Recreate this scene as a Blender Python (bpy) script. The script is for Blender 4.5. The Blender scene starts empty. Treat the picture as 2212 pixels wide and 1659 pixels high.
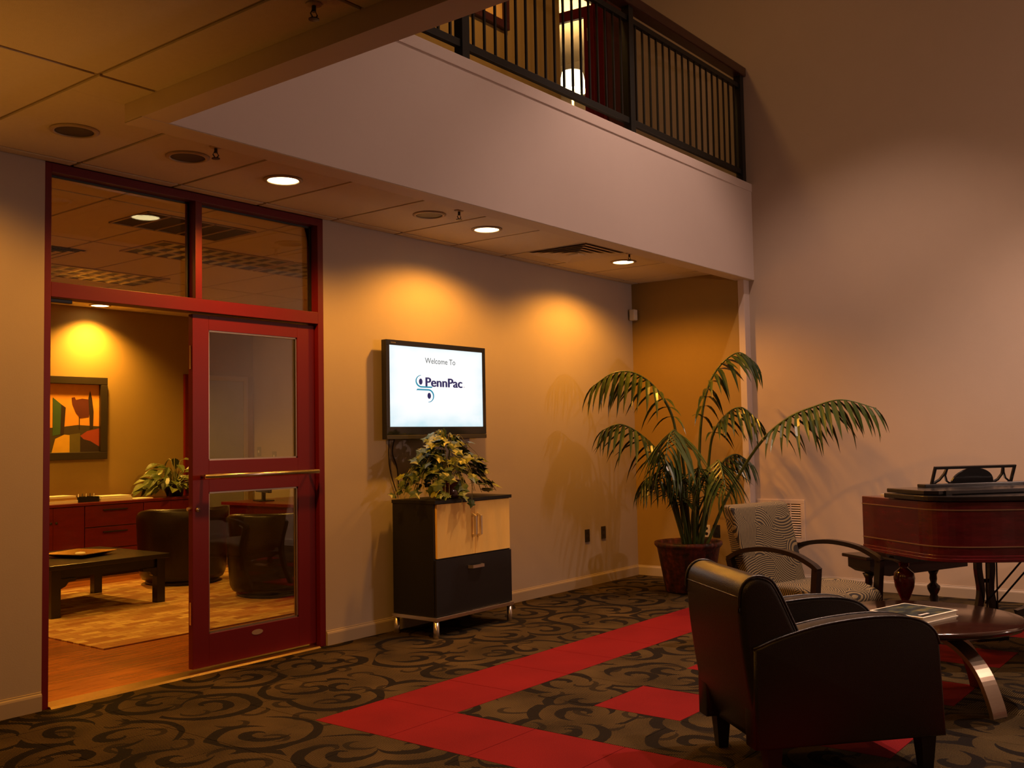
import bpy, bmesh, math, random
from mathutils import Vector, Matrix
random.seed(7)
PI = math.pi
S = bpy.context.scene
C = S.collection

# ------------------------------------------------------------------ camera
cam_d = bpy.data.cameras.new('camera')
cam = bpy.data.objects.new('camera', cam_d); C.objects.link(cam)
cam_d.sensor_width = 36.0
cam_d.lens = 36.0 * 2160.589 / 2212.0
cam_d.clip_start = 0.05
cam.matrix_world = Matrix(((0.61577388, -0.03212449, -0.78726777, 0.0),
                           (-0.78770715, -0.04848063, -0.61413929, -5.41995),
                           (-0.01843833, 0.99830739, -0.0551578, 1.42),
                           (0, 0, 0, 1)))
S.camera = cam
# ------------------------------------------------------------------ world, exposure
w = bpy.data.worlds.new('world'); S.world = w
w.use_nodes = True
w.node_tree.nodes['Background'].inputs[0].default_value = (0.5, 0.4, 0.36, 1)
w.node_tree.nodes['Background'].inputs[1].default_value = 0.02
S.view_settings.view_transform = 'Standard'
S.view_settings.look = 'None'
S.view_settings.exposure = 0.0
S.view_settings.gamma = 1.0
S.view_settings.use_curve_mapping = False
# light levels (W) and colours of the place's lamps and of the added fill lamp
DOWN_W, DOWN_C = 142.0, (1.0, 0.385, 0.034)
OFFICE_W, OFFICE_C = 170.0, (1.0, 0.47, 0.06)
HIGH_W, HIGH_C = 300.0, (1.0, 0.65, 0.50)
FILL_W, TORCH_W = 140.0, 15.0
HALL_W, HALL_C = 30.0, (1.0, 0.52, 0.16)
ROOM_W, ROOM_C = 220.0, (1.0, 0.62, 0.22)

# ------------------------------------------------------------------ materials
def nt(name):
    m = bpy.data.materials.new(name); m.use_nodes = True
    t = m.node_tree
    return m, t, t.nodes['Principled BSDF']
def N(t, typ, **kw):
    n = t.nodes.new(typ)
    for k, v in kw.items(): setattr(n, k, v)
    return n
def L(t, a, b): t.links.new(a, b)
def rgba(c): return (c[0], c[1], c[2], 1.0)
def math_n(t, op, a, b=None, clamp=False):
    n = N(t, 'ShaderNodeMath', operation=op, use_clamp=clamp)
    for i, v in enumerate((a, b)):
        if v is None: continue
        if isinstance(v, (int, float)): n.inputs[i].default_value = v
        else: L(t, v, n.inputs[i])
    return n.outputs[0]
def mixc(t, fac, a, b):
    n = N(t, 'ShaderNodeMix', data_type='RGBA')
    if isinstance(fac, (int, float)): n.inputs[0].default_value = fac
    else: L(t, fac, n.inputs[0])
    for i, v in ((6, a), (7, b)):
        if isinstance(v, tuple): n.inputs[i].default_value = rgba(v)
        else: L(t, v, n.inputs[i])
    return n.outputs[2]
def noise(t, vec, scale, detail=3.0, rough=0.5):
    n = N(t, 'ShaderNodeTexNoise'); n.inputs['Scale'].default_value = scale
    n.inputs['Detail'].default_value = detail; n.inputs['Roughness'].default_value = rough
    if vec is not None: L(t, vec, n.inputs['Vector'])
    return n.outputs['Fac']
def coords(t, scale=(1, 1, 1), which='Object'):
    tc = N(t, 'ShaderNodeTexCoord'); mp = N(t, 'ShaderNodeMapping')
    mp.inputs['Scale'].default_value = scale
    L(t, tc.outputs[which], mp.inputs['Vector'])
    return mp.outputs[0]
def ramp(t, fac, stops):
    n = N(t, 'ShaderNodeValToRGB'); el = n.color_ramp.elements
    while len(el) < len(stops): el.new(0.5)
    for e, (p, c) in zip(el, stops): e.position = p; e.color = rgba(c) if len(c) == 3 else c
    L(t, fac, n.inputs[0]); return n.outputs[0]
def bump(t, b, height, strength, dist=0.01):
    n = N(t, 'ShaderNodeBump'); n.inputs['Strength'].default_value = strength
    n.inputs['Distance'].default_value = dist
    L(t, height, n.inputs['Height']); L(t, n.outputs[0], b.inputs['Normal'])
MATS = {}
def M(name, col=(0.5, 0.5, 0.5), rough=0.5, metal=0.0, var=0.08, vscale=6.0, bmp=0.0, bscale=60.0, stretch=(1, 1, 1), coat=0.0, spec=0.5):
    if name in MATS: return MATS[name]
    m, t, b = nt(name)
    v = coords(t, stretch)
    f = noise(t, v, vscale)
    lo = tuple(max(0, c * (1 - var)) for c in col); hi = tuple(min(1, c * (1 + var)) for c in col)
    L(t, mixc(t, f, lo, hi), b.inputs['Base Color'])
    b.inputs['Roughness'].default_value = rough; b.inputs['Metallic'].default_value = metal
    b.inputs['Coat Weight'].default_value = coat
    b.inputs['Coat Roughness'].default_value = 0.08
    b.inputs['Specular IOR Level'].default_value = spec
    if bmp > 0: bump(t, b, noise(t, v, bscale, 4.0), bmp, 0.004)
    MATS[name] = m; return m
def EM(name, col, strength):
    m, t, b = nt(name)
    b.inputs['Base Color'].default_value = rgba(col)
    b.inputs['Emission Color'].default_value = rgba(col)
    b.inputs['Emission Strength'].default_value = strength
    return m
def wood(name, a, c, rough=0.35, scale=(1.5, 14, 14), coat=0.2):
    m, t, b = nt(name)
    v = coords(t, scale)
    f = noise(t, v, 3.0, 6.0, 0.6)
    f2 = noise(t, v, 14.0, 3.0, 0.5)
    mx = math_n(t, 'ADD', math_n(t, 'MULTIPLY', f, 0.75), math_n(t, 'MULTIPLY', f2, 0.25))
    oi = N(t, 'ShaderNodeObjectInfo')
    sh = math_n(t, 'MULTIPLY_ADD', oi.outputs['Random'], 0.22)
    t.nodes[-1].inputs[2].default_value = -0.11
    L(t, ramp(t, math_n(t, 'ADD', mx, sh), [(0.3, a), (0.7, c)]), b.inputs['Base Color'])
    b.inputs['Roughness'].default_value = rough
    b.inputs['Coat Weight'].default_value = coat; b.inputs['Coat Roughness'].default_value = 0.1
    bump(t, b, f2, 0.05, 0.002)
    return m
m_wall = M('wall_paint_beige', (0.44, 0.375, 0.33), 0.75, var=0.03, bmp=0.12, bscale=140)
m_wall_r = M('wall_paint_tan', (0.5, 0.39, 0.3), 0.75, var=0.03, bmp=0.12, bscale=140)
m_mustard = M('wall_mustard', (0.31, 0.20, 0.055), 0.75, var=0.04, bmp=0.12, bscale=140)  # even mustard tone for the alcove, upper and office back walls
m_fascia = M('fascia_paint', (0.56, 0.47, 0.43), 0.7, var=0.02, bmp=0.08, bscale=140)
m_beam = M('beam_paint_brown', (0.58, 0.48, 0.33), 0.7, var=0.03, bmp=0.08, bscale=140)
m_base = M('baseboard_paint', (0.40, 0.33, 0.26), 0.55, var=0.03)
m_ctile = M('ceiling_tile_mineral', (0.62, 0.54, 0.40), 0.9, var=0.05, vscale=40, bmp=0.35, bscale=220)
m_grid = M('ceiling_grid_metal', (0.34, 0.26, 0.17), 0.55, var=0.03)
m_red = M('door_frame_red', (0.125, 0.0045, 0.007), 0.40, var=0.06, spec=0.3)
m_gasket = M('glazing_gasket', (0.012, 0.012, 0.013), 0.5)
m_chrome = M('brushed_steel', (0.75, 0.7, 0.62), 0.28, metal=1.0, var=0.04, vscale=60, stretch=(1, 20, 20))
m_brass = M('threshold_metal', (0.85, 0.66, 0.36), 0.25, metal=1.0, var=0.05)
m_black = M('black_plastic', (0.012, 0.012, 0.014), 0.3, var=0.05)
m_blackmatte = M('black_laminate', (0.0055, 0.005, 0.005), 0.5, var=0.1)
m_iron = M('railing_iron', (0.008, 0.009, 0.008), 0.45, var=0.1)
m_cap = wood('rail_cap_wood', (0.03, 0.008, 0.005), (0.06, 0.017, 0.01), 0.35, (2, 20, 20))
m_leather = M('black_leather', (0.008, 0.006, 0.005), 0.3, var=0.25, vscale=3.0, bmp=0.3, bscale=260)
m_leather_t = M('tub_chair_leather', (0.012, 0.004, 0.004), 0.3, var=0.2, bmp=0.2, bscale=200)
m_mahog = wood('piano_mahogany', (0.045, 0.004, 0.006), (0.115, 0.008, 0.012), 0.22, (2, 2, 10), 0.5)
m_pdark = M('piano_dark_case', (0.007, 0.005, 0.005), 0.25, coat=0.4)
m_dwood = wood('dark_espresso_wood', (0.006, 0.0035, 0.003), (0.014, 0.008, 0.006), 0.3, (3, 12, 12), 0.2)
m_ttop = wood('table_top_walnut', (0.014, 0.006, 0.004), (0.032, 0.012, 0.007), 0.14, (3, 14, 14), 0.6)
m_legmet = M('bronze_metal_leg', (0.42, 0.34, 0.26), 0.3, metal=0.9, var=0.06, vscale=30, stretch=(1, 1, 12))
m_maple = wood('maple_veneer', (0.88, 0.54, 0.12), (0.95, 0.62, 0.16), 0.4, (5, 5, 1.2), 0.1)
m_cred = wood('credenza_cherry', (0.10, 0.008, 0.009), (0.16, 0.014, 0.014), 0.3, (1.5, 8, 8), 0.2)
m_plank = wood('floor_plank_wood', (0.26, 0.075, 0.018), (0.52, 0.17, 0.035), 0.25, (1.6, 22, 22), 0.3)
m_soil = M('potting_soil', (0.03, 0.018, 0.01), 0.95, bmp=0.8, bscale=80)
m_white = M('white_plastic', (0.72, 0.68, 0.62), 0.45)
m_paper = M('paper', (0.8, 0.74, 0.6), 0.8)
m_can = M('can_baffle', (0.035, 0.024, 0.016), 0.5)
m_trimring = M('can_trim_ring', (0.4, 0.3, 0.19), 0.5)
m_louver = M('troffer_louver', (0.5, 0.46, 0.34), 0.3, metal=0.6)
m_vent = M('vent_paint', (0.62, 0.48, 0.36), 0.5)
m_ventdark = M('vent_cavity', (0.02, 0.015, 0.01), 0.8)
m_rcut = M('dark_recess', (0.01, 0.008, 0.006), 0.9)

def glass_mat(name, tint=(1, 1, 1), boost=1.0):
    m, t, b = nt(name)
    t.nodes.remove(b)
    out = t.nodes['Material Output']
    tr = N(t, 'ShaderNodeBsdfTransparent'); tr.inputs[0].default_value = rgba(tint)
    gl = N(t, 'ShaderNodeBsdfGlossy'); gl.inputs['Roughness'].default_value = 0.0
    fr = N(t, 'ShaderNodeFresnel'); fr.inputs[0].default_value = 1.5
    mx = N(t, 'ShaderNodeMixShader')
    L(t, math_n(t, 'MULTIPLY', fr.outputs[0], boost, True), mx.inputs[0])
    L(t, tr.outputs[0], mx.inputs[1]); L(t, gl.outputs[0], mx.inputs[2])
    L(t, mx.outputs[0], out.inputs[0])
    return m
m_glass = glass_mat('window_glass', (0.92, 0.93, 0.9))

def carpet_mat():
    m, t, b = nt('swirl_carpet')
    geo = N(t, 'ShaderNodeNewGeometry'); P = geo.outputs['Position']
    oi = N(t, 'ShaderNodeObjectInfo')
    # warp a little
    nz = N(t, 'ShaderNodeTexNoise'); nz.inputs['Scale'].default_value = 3.0; L(t, P, nz.inputs['Vector'])
    wv = N(t, 'ShaderNodeVectorMath', operation='MULTIPLY_ADD')
    L(t, nz.outputs['Color'], wv.inputs[0]); wv.inputs[1].default_value = (0.07, 0.07, 0); L(t, P, wv.inputs[2])
    def spiral(scale, seed, freq, width, rmin, rmax):
        mp = N(t, 'ShaderNodeMapping'); mp.inputs['Scale'].default_value = (scale, scale, 0.0)
        mp.inputs['Location'].default_value = (seed, seed * 0.7, 0)
        L(t, wv.outputs[0], mp.inputs['Vector'])
        vo = N(t, 'ShaderNodeTexVoronoi', voronoi_dimensions='2D'); vo.inputs['Scale'].default_value = 1.0
        vo.inputs['Randomness'].default_value = 0.85
        L(t, mp.outputs[0], vo.inputs['Vector'])
        sub = N(t, 'ShaderNodeVectorMath', operation='SUBTRACT')
        L(t, mp.outputs[0], sub.inputs[0]); L(t, vo.outputs['Position'], sub.inputs[1])
        sx = N(t, 'ShaderNodeSeparateXYZ'); L(t, sub.outputs[0], sx.inputs[0])
        sc = N(t, 'ShaderNodeSeparateColor'); L(t, vo.outputs['Color'], sc.inputs[0])
        th = math_n(t, 'ARCTAN2', sx.outputs[1], sx.outputs[0])
        th = math_n(t, 'DIVIDE', th, 2 * PI)
        sgn = math_n(t, 'SUBTRACT', math_n(t, 'MULTIPLY', math_n(t, 'ROUND', sc.outputs[1]), 2.0), 1.0)
        th = math_n(t, 'ADD', math_n(t, 'MULTIPLY', th, sgn), sc.outputs[0])
        rr = vo.outputs['Distance']
        s = math_n(t, 'FRACT', math_n(t, 'ADD', math_n(t, 'MULTIPLY', rr, freq), th))
        arm = math_n(t, 'LESS_THAN', s, width)
        # leave each arc open over part of its turn, as the woven scrolls are
        th2 = math_n(t, 'FRACT', math_n(t, 'ADD', math_n(t, 'ADD', th, 0.37), math_n(t, 'MULTIPLY', rr, 0.9)))
        opn = math_n(t, 'LESS_THAN', th2, 0.72)
        rng = math_n(t, 'MULTIPLY', math_n(t, 'GREATER_THAN', rr, rmin), math_n(t, 'LESS_THAN', rr, rmax))
        return math_n(t, 'MULTIPLY', math_n(t, 'MULTIPLY', arm, opn), rng)
    s1 = spiral(2.15, 0.3, 3.1, 0.42, 0.06, 0.66)
    s2 = spiral(3.4, 4.7, 2.6, 0.32, 0.10, 0.36)
    sw = math_n(t, 'MAXIMUM', s1, math_n(t, 'MULTIPLY', s2, 0.75))
    brk = noise(t, P, 260.0, 2.0)
    sw = math_n(t, 'MULTIPLY', sw, math_n(t, 'MULTIPLY_ADD', brk, 0.8)); t.nodes[-1].inputs[2].default_value = 0.45
    # woven rows, direction turns a quarter from tile to tile
    sp = N(t, 'ShaderNodeSeparateXYZ'); L(t, P, sp.inputs[0])
    q = math_n(t, 'GREATER_THAN', oi.outputs['Random'], 0.5)
    cx = math_n(t, 'ADD', math_n(t, 'MULTIPLY', sp.outputs[0], q), math_n(t, 'MULTIPLY', sp.outputs[1], math_n(t, 'SUBTRACT', 1.0, q)))
    rows = math_n(t, 'SINE', math_n(t, 'MULTIPLY', cx, 2 * PI / 0.0105))
    rows = math_n(t, 'MULTIPLY_ADD', rows, 0.5); t.nodes[-1].inputs[2].default_value = 0.5
    fine = noise(t, P, 190.0, 3.0, 0.7)
    big = noise(t, P, 2.3, 2.0)
    y = math_n(t, 'ADD', math_n(t, 'MULTIPLY', rows, 0.42), math_n(t, 'MULTIPLY', fine, 0.72))
    y = math_n(t, 'ADD', y, math_n(t, 'MULTIPLY', math_n(t, 'SUBTRACT', big, 0.5), 0.5))
    base = ramp(t, y, [(0.30, (0.005, 0.0035, 0.002)), (0.52, (0.024, 0.016, 0.0065)), (0.80, (0.105, 0.068, 0.024))])
    L(t, mixc(t, math_n(t, 'MULTIPLY', sw, 1.05, True), base, (0.006, 0.0045, 0.004)), b.inputs['Base Color'])
    b.inputs['Roughness'].default_value = 0.95; b.inputs['Specular IOR Level'].default_value = 0.1
    bump(t, b, y, 0.5, 0.004)
    return m
m_carpet = carpet_mat()
def redcarpet():
    m, t, b = nt('red_carpet')
    geo = N(t, 'ShaderNodeNewGeometry')
    f = noise(t, geo.outputs['Position'], 210.0, 3.0, 0.7); g = noise(t, geo.outputs['Position'], 2.5, 2.0)
    k = math_n(t, 'ADD', math_n(t, 'MULTIPLY', f, 0.7), math_n(t, 'MULTIPLY', g, 0.3))
    L(t, ramp(t, k, [(0.3, (0.10, 0.004, 0.006)), (0.7, (0.205, 0.009, 0.010))]), b.inputs['Base Color'])
    b.inputs['Roughness'].default_value = 0.95; b.inputs['Specular IOR Level'].default_value = 0.1
    bump(t, b, f, 0.5, 0.004)
    return m
m_redc = redcarpet()
def arcs_fabric():
    m, t, b = nt('arc_pattern_fabric')
    v = coords(t, (1, 1, 1))
    def layer(scale, off, freq):
        mp = N(t, 'ShaderNodeMapping'); mp.inputs['Scale'].default_value = (scale,) * 3
        mp.inputs['Location'].default_value = (off, off * 1.7, off * 0.6); L(t, v, mp.inputs['Vector'])
        vo = N(t, 'ShaderNodeTexVoronoi'); vo.inputs['Scale'].default_value = 1.0
        L(t, mp.outputs[0], vo.inputs['Vector'])
        cs = N(t, 'ShaderNodeVectorMath', operation='SUBTRACT'); L(t, vo.outputs['Color'], cs.inputs[0]); cs.inputs[1].default_value = (0.5, 0.5, 0.5)
        cm = N(t, 'ShaderNodeVectorMath', operation='MULTIPLY_ADD'); L(t, cs.outputs[0], cm.inputs[0]); cm.inputs[1].default_value = (3.2, 3.2, 3.2); L(t, vo.outputs['Position'], cm.inputs[2])
        ds = N(t, 'ShaderNodeVectorMath', operation='DISTANCE'); L(t, mp.outputs[0], ds.inputs[0]); L(t, cm.outputs[0], ds.inputs[1])
        return math_n(t, 'SINE', math_n(t, 'MULTIPLY', ds.outputs[1 if len(ds.outputs) > 1 else 0], freq))
    s = layer(6.2, 1.3, 78.0)
    k = math_n(t, 'GREATER_THAN', s, -0.1)
    fz = noise(t, v, 300.0, 2.0)
    light = mixc(t, fz, (0.15, 0.105, 0.045), (0.24, 0.175, 0.08))
    L(t, mixc(t, k, (0.018, 0.013, 0.009), light), b.inputs['Base Color'])
    b.inputs['Roughness'].default_value = 0.9
    bump(t, b, math_n(t, 'ADD', s, fz), 0.25, 0.003)
    return m
m_arcs = arcs_fabric()
def rug_mat():
    m, t, b = nt('patchwork_rug')
    v = coords(t, (1, 1, 1))
    br = N(t, 'ShaderNodeTexBrick'); br.inputs['Scale'].default_value = 3.0; L(t, v, br.inputs['Vector'])
    br.inputs['Color1'].default_value = (0.36, 0.15, 0.035, 1); br.inputs['Color2'].default_value = (0.74, 0.52, 0.18, 1)
    br.inputs['Mortar'].default_value = (0.3, 0.12, 0.03, 1); br.inputs['Mortar Size'].default_value = 0.008
    st = noise(t, coords(t, (8, 90, 1)), 1.0, 3.0, 0.6)
    L(t, mixc(t, math_n(t, 'MULTIPLY', math_n(t, 'GREATER_THAN', st, 0.56), 0.6), br.outputs['Color'], (0.42, 0.10, 0.03)), b.inputs['Base Color'])
    b.inputs['Roughness'].default_value = 0.9
    bump(t, b, st, 0.3, 0.003)
    return m
m_rug = rug_mat()
def leaf_mat(name, a, c, edge=None, rough=0.4):
    m, t, b = nt(name)
    oi = N(t, 'ShaderNodeObjectInfo')
    v = coords(t)
    f = math_n(t, 'ADD', math_n(t, 'MULTIPLY', oi.outputs['Random'], 0.7), math_n(t, 'MULTIPLY', noise(t, v, 14.0), 0.3))
    L(t, mixc(t, f, a, c), b.inputs['Base Color'])
    b.inputs['Roughness'].default_value = rough
    b.inputs['Specular IOR Level'].default_value = 0.4
    return m
m_palm = leaf_mat('palm_leaf', (0.012, 0.028, 0.007), (0.06, 0.085, 0.014), rough=0.28)
m_stem = leaf_mat('palm_stem', (0.045, 0.07, 0.016), (0.09, 0.12, 0.028))
m_ivy = leaf_mat('ivy_leaf', (0.008, 0.024, 0.007), (0.085, 0.125, 0.016))
m_ivy2 = leaf_mat('ivy_leaf_pale', (0.14, 0.17, 0.02), (0.27, 0.28, 0.04))
m_vine = leaf_mat('ivy_vine', (0.16, 0.16, 0.06), (0.28, 0.26, 0.11))
m_lily = leaf_mat('lily_leaf', (0.03, 0.055, 0.015), (0.20, 0.22, 0.06))
def basket_mat():
    m, t, b = nt('woven_pot')
    v = coords(t, (1, 1, 1))
    f = noise(t, coords(t, (14, 14, 3)), 1.0, 3.0); g = noise(t, v, 26.0, 3.0)
    k = math_n(t, 'ADD', math_n(t, 'MULTIPLY', f, 0.6), math_n(t, 'MULTIPLY', g, 0.4))
    L(t, ramp(t, k, [(0.38, (0.02, 0.010, 0.009)), (0.55, (0.09, 0.018, 0.013)), (0.72, (0.22, 0.045, 0.025))]), b.inputs['Base Color'])
    b.inputs['Roughness'].default_value = 0.55
    bump(t, b, g, 0.5, 0.01)
    return m
m_basket = basket_mat()
m_ivypot = M('glazed_brown_pot', (0.08, 0.025, 0.012), 0.12, coat=0.6)

# ------------------------------------------------------------------ mesh helpers
def obj(name, bm, mat, parent=None, smooth=False):
    me = bpy.data.meshes.new(name)
    bm.to_mesh(me); bm.free()
    if smooth:
        for p in me.polygons: p.use_smooth = True
    for mm in (mat if isinstance(mat, (list, tuple)) else [mat]): me.materials.append(mm)
    o = bpy.data.objects.new(name, me); C.objects.link(o)
    if parent: o.parent = parent
    return o
def inst(name, me, parent, loc=(0, 0, 0), rot=None, scale=(1, 1, 1), mw=None):
    o = bpy.data.objects.new(name, me); C.objects.link(o); o.parent = parent
    if mw is not None: o.matrix_basis = mw
    else:
        o.location = loc; o.scale = scale
        if rot: o.rotation_euler = rot
    return o
def thing(name, label, cat, loc=(0, 0, 0), rotz=0.0, group=None):
    o = bpy.data.objects.new(name, None); C.objects.link(o)
    o.empty_display_size = 0.1
    o.location = loc; o.rotation_euler = (0, 0, rotz)
    o['label'] = label; o['category'] = cat
    if group: o['group'] = group
    return o
def tag(o, label, cat, group=None):
    o['label'] = label; o['category'] = cat
    if group: o['group'] = group
    return o
def struct(o, label=None):
    o['kind'] = 'structure'
    if label: o['label'] = label
    return o
def sempty(name, label):
    o = bpy.data.objects.new(name, None); C.objects.link(o); o.empty_display_size = 0.1
    return struct(o, label)
def box(bm, x0, x1, y0, y1, z0, z1, bev=0.0, mi=0):
    vs = [bm.verts.new((x, y, z)) for x in (x0, x1) for y in (y0, y1) for z in (z0, z1)]
    q = [(0, 1, 3, 2), (4, 6, 7, 5), (0, 4, 5, 1), (2, 3, 7, 6), (0, 2, 6, 4), (1, 5, 7, 3)]
    fs = [bm.faces.new([vs[i] for i in f]) for f in q]
    for f in fs: f.material_index = mi
    if bev > 0:
        es = set(e for f in fs for e in f.edges)
        r = bmesh.ops.bevel(bm, geom=list(es), offset=bev, segments=2, profile=0.6, affect='EDGES')
        for f in r['faces']: f.material_index = mi
    return fs
def B(x0, x1, y0, y1, z0, z1, bev=0.0):
    bm = bmesh.new(); box(bm, x0, x1, y0, y1, z0, z1, bev); return bm
def prism(pts, lo, hi, axis='z', bev=0.0, bm=None, seg=2):
    """extrude a closed 2D outline: axis z -> (x,y), axis y -> (x,z), axis x -> (y,z)"""
    bm = bm or bmesh.new()
    def P3(p, h):
        return {'z': (p[0], p[1], h), 'y': (p[0], h, p[1]), 'x': (h, p[0], p[1])}[axis]
    a = [bm.verts.new(P3(p, lo)) for p in pts]; b = [bm.verts.new(P3(p, hi)) for p in pts]
    n = len(pts)
    f1 = bm.faces.new(a); f2 = bm.faces.new(b[::-1])
    fs = [f1, f2]
    for i in range(n): fs.append(bm.faces.new([a[i], b[i], b[(i + 1) % n], a[(i + 1) % n]]))
    bmesh.ops.recalc_face_normals(bm, faces=fs)
    if bev > 0:
        es = set(f1.edges) | set(f2.edges)
        bmesh.ops.bevel(bm, geom=list(es), offset=bev, segments=seg, profile=0.5, affect='EDGES')
    return bm
def lathe(prof, seg=24, bm=None, cx=0, cy=0):
    bm = bm or bmesh.new()
    rings = []
    for r, z in prof:
        if r < 1e-5: rings.append([bm.verts.new((cx, cy, z))])
        else: rings.append([bm.verts.new((cx + r * math.cos(2 * PI * i / seg), cy + r * math.sin(2 * PI * i / seg), z)) for i in range(seg)])
    for a, b in zip(rings, rings[1:]):
        for i in range(seg):
            j = (i + 1) % seg
            if len(a) == 1 and len(b) == 1: continue
            if len(a) == 1: bm.faces.new([a[0], b[j], b[i]])
            elif len(b) == 1: bm.faces.new([a[i], a[j], b[0]])
            else: bm.faces.new([a[i], a[j], b[j], b[i]])
    bmesh.ops.recalc_face_normals(bm, faces=bm.faces)
    return bm
def catmull(pts, n=6):
    pts = [Vector(p) for p in pts]; out = []
    ext = [pts[0] * 2 - pts[1]] + pts + [pts[-1] * 2 - pts[-2]]
    for i in range(1, len(ext) - 2):
        p0, p1, p2, p3 = ext[i - 1:i + 3]
        for k in range(n):
            s = k / n
            out.append(0.5 * ((2 * p1) + (p2 - p0) * s + (2 * p0 - 5 * p1 + 4 * p2 - p3) * s * s + (3 * p1 - p0 - 3 * p2 + p3) * s ** 3))
    out.append(pts[-1]); return out
def tube(pts, rad, seg=8, bm=None, cap=True, flat=None, up=Vector((0, 0, 1))):
    """tube through points; rad number or list; flat=(a,b) gives a rectangular bar a x b instead"""
    bm = bm or bmesh.new(); pts = [Vector(p) for p in pts]; n = len(pts)
    R = rad if isinstance(rad, (list, tuple)) else [rad] * n
    rings = []
    for i, p in enumerate(pts):
        tg = (pts[min(i + 1, n - 1)] - pts[max(i - 1, 0)]).normalized()
        u = up.cross(tg)
        if u.length < 1e-4: u = Vector((1, 0, 0)).cross(tg)
        u.normalize(); v = tg.cross(u).normalized()
        if flat:
            a, b = flat[0] * R[i], flat[1] * R[i]
            ring = [bm.verts.new(p + u * x + v * y) for x, y in ((-a, -b), (a, -b), (a, b), (-a, b))]
        else:
            ring = [bm.verts.new(p + (u * math.cos(2 * PI * k / seg) + v * math.sin(2 * PI * k / seg)) * R[i]) for k in range(seg)]
        rings.append(ring)
    s = len(rings[0])
    for a, b in zip(rings, rings[1:]):
        for k in range(s): bm.faces.new([a[k], a[(k + 1) % s], b[(k + 1) % s], b[k]])
    if cap: bm.faces.new(rings[0][::-1]); bm.faces.new(rings[-1])
    bmesh.ops.recalc_face_normals(bm, faces=bm.faces)
    return bm
def poly(bm, pts, mi=0):
    f = bm.faces.new([bm.verts.new(p) for p in pts]); f.material_index = mi; return f
def spot(name, parent, loc, watts, col, size=2.2, blend=0.7, rad=0.05):
    d = bpy.data.lights.new(name, 'SPOT'); d.energy = watts; d.color = col; d.spot_size = size; d.spot_blend = blend; d.shadow_soft_size = rad
    o = bpy.data.objects.new(name, d); C.objects.link(o); o.location = loc; o.parent = parent; return o
def point(name, parent, loc, watts, col, rad=0.08):
    d = bpy.data.lights.new(name, 'POINT'); d.energy = watts; d.color = col; d.shadow_soft_size = rad
    o = bpy.data.objects.new(name, d); C.objects.link(o); o.location = loc; o.parent = parent; return o

ZC = 3.018      # underside of the tile ceiling
XR = 9.018      # alcove end wall
XA = 9.13       # wall of the double-height lobby
YF0, YF1 = -1.326, -1.18   # balcony front wall
XB0, XB1 = 2.528, 2.665    # side beam

# ================================================================== SETTING
# ---- lobby floor with carpet tiles
fl = struct(obj('floor', B(-3.2, 9.3, -9.2, 0.0, -0.12, -0.010), m_rcut))
T = 0.515; FX, FY = 3.475, -1.385
def tile_mesh(name, mat):
    bm = B(0.0015, T - 0.0015, 0.0015, T - 0.0015, -0.0098, 0.0, 0.002)
    me = bpy.data.meshes.new(name); bm.to_mesh(me); bm.free(); me.materials.append(mat); return me
me_t, me_r = tile_mesh('carpet_tile', m_carpet), tile_mesh('red_carpet_tile', m_redc)
def edge_tile(x0, x1, y0, y1, mat):
    return obj('carpet_tile', B(x0, x1, y0, y1, -0.0098, 0.0), mat, fl)
i0 = -6
for i in range(i0, 12):
    for j in range(-3, 13):
        x0 = FX + i * T; y1 = FY - j * T; y0 = y1 - T
        if x0 >= XA - 0.02 or y0 >= -0.001: continue
        red = (j == 0 and 0 <= i <= 8) or (i == 0 and j >= 0) or (2 <= i <= (6 if j == 2 else 8) and j >= 2 and i % 2 == 0 and j % 2 == 0)
        x1, yy1 = min(x0 + T, XA), min(y1, 0.0)
        if x0 + T > XA or y1 > 0.0:
            edge_tile(x0 + 0.0015, x1, y0 + 0.0015, yy1, m_redc if red else m_carpet)
        else:
            o = inst('carpet_tile', me_r if red else me_t, fl, (x0, y0, 0))
# ---- office floor
of = struct(obj('floor_office', B(1.2, 8.42, 0.0, 5.52, -0.12, -0.006), m_rcut))
rw = 0.135
for r_ in range(40):
    y0 = 0.115 + r_ * rw
    if y0 > 5.4: break
    x = 1.5 + ((r_ * 0.61) % 1.25) - 1.25
    while x < 8.3:
        a, b_ = max(x, 1.5), min(x + 1.25, 8.3)
        if b_ - a > 0.05: obj('floor_plank', B(a + 0.001, b_ - 0.001, y0 + 0.001, min(y0 + rw, 5.4) - 0.001, -0.006, 0.004), m_plank, of)
        x += 1.25
# ---- back wall of the lobby (door opening from floor to ceiling)
bm = bmesh.new()
box(bm, -3.2, 2.751, 0.0, 0.13, -0.1, ZC + 0.3)
box(bm, 4.775, XA + 0.2, 0.0, 0.13, -0.1, ZC + 0.3)
struct(obj('wall_back', bm, m_wall))
# ---- alcove end wall with painted wall end, and lobby right wall
struct(obj('wall_right', B(XR, XA + 0.1, -1.205, 0.0, -0.1, ZC + 0.2), m_mustard))
struct(obj('trim_1', B(XR - 0.004, XA + 0.05, -1.268, -1.203, -0.1, 2.935, 0.004), m_fascia))
struct(obj('wall_right_lobby', B(XA, XA + 0.2, -9.2, 0.13, -0.1, 6.3), m_wall_r))
struct(obj('wall_left', B(-3.4, -3.2, -9.2, 5.6, -0.1, 6.3), m_wall))
struct(obj('wall_front', B(-3.4, 9.3, -9.4, -9.2, -0.1, 6.3), m_wall))
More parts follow.
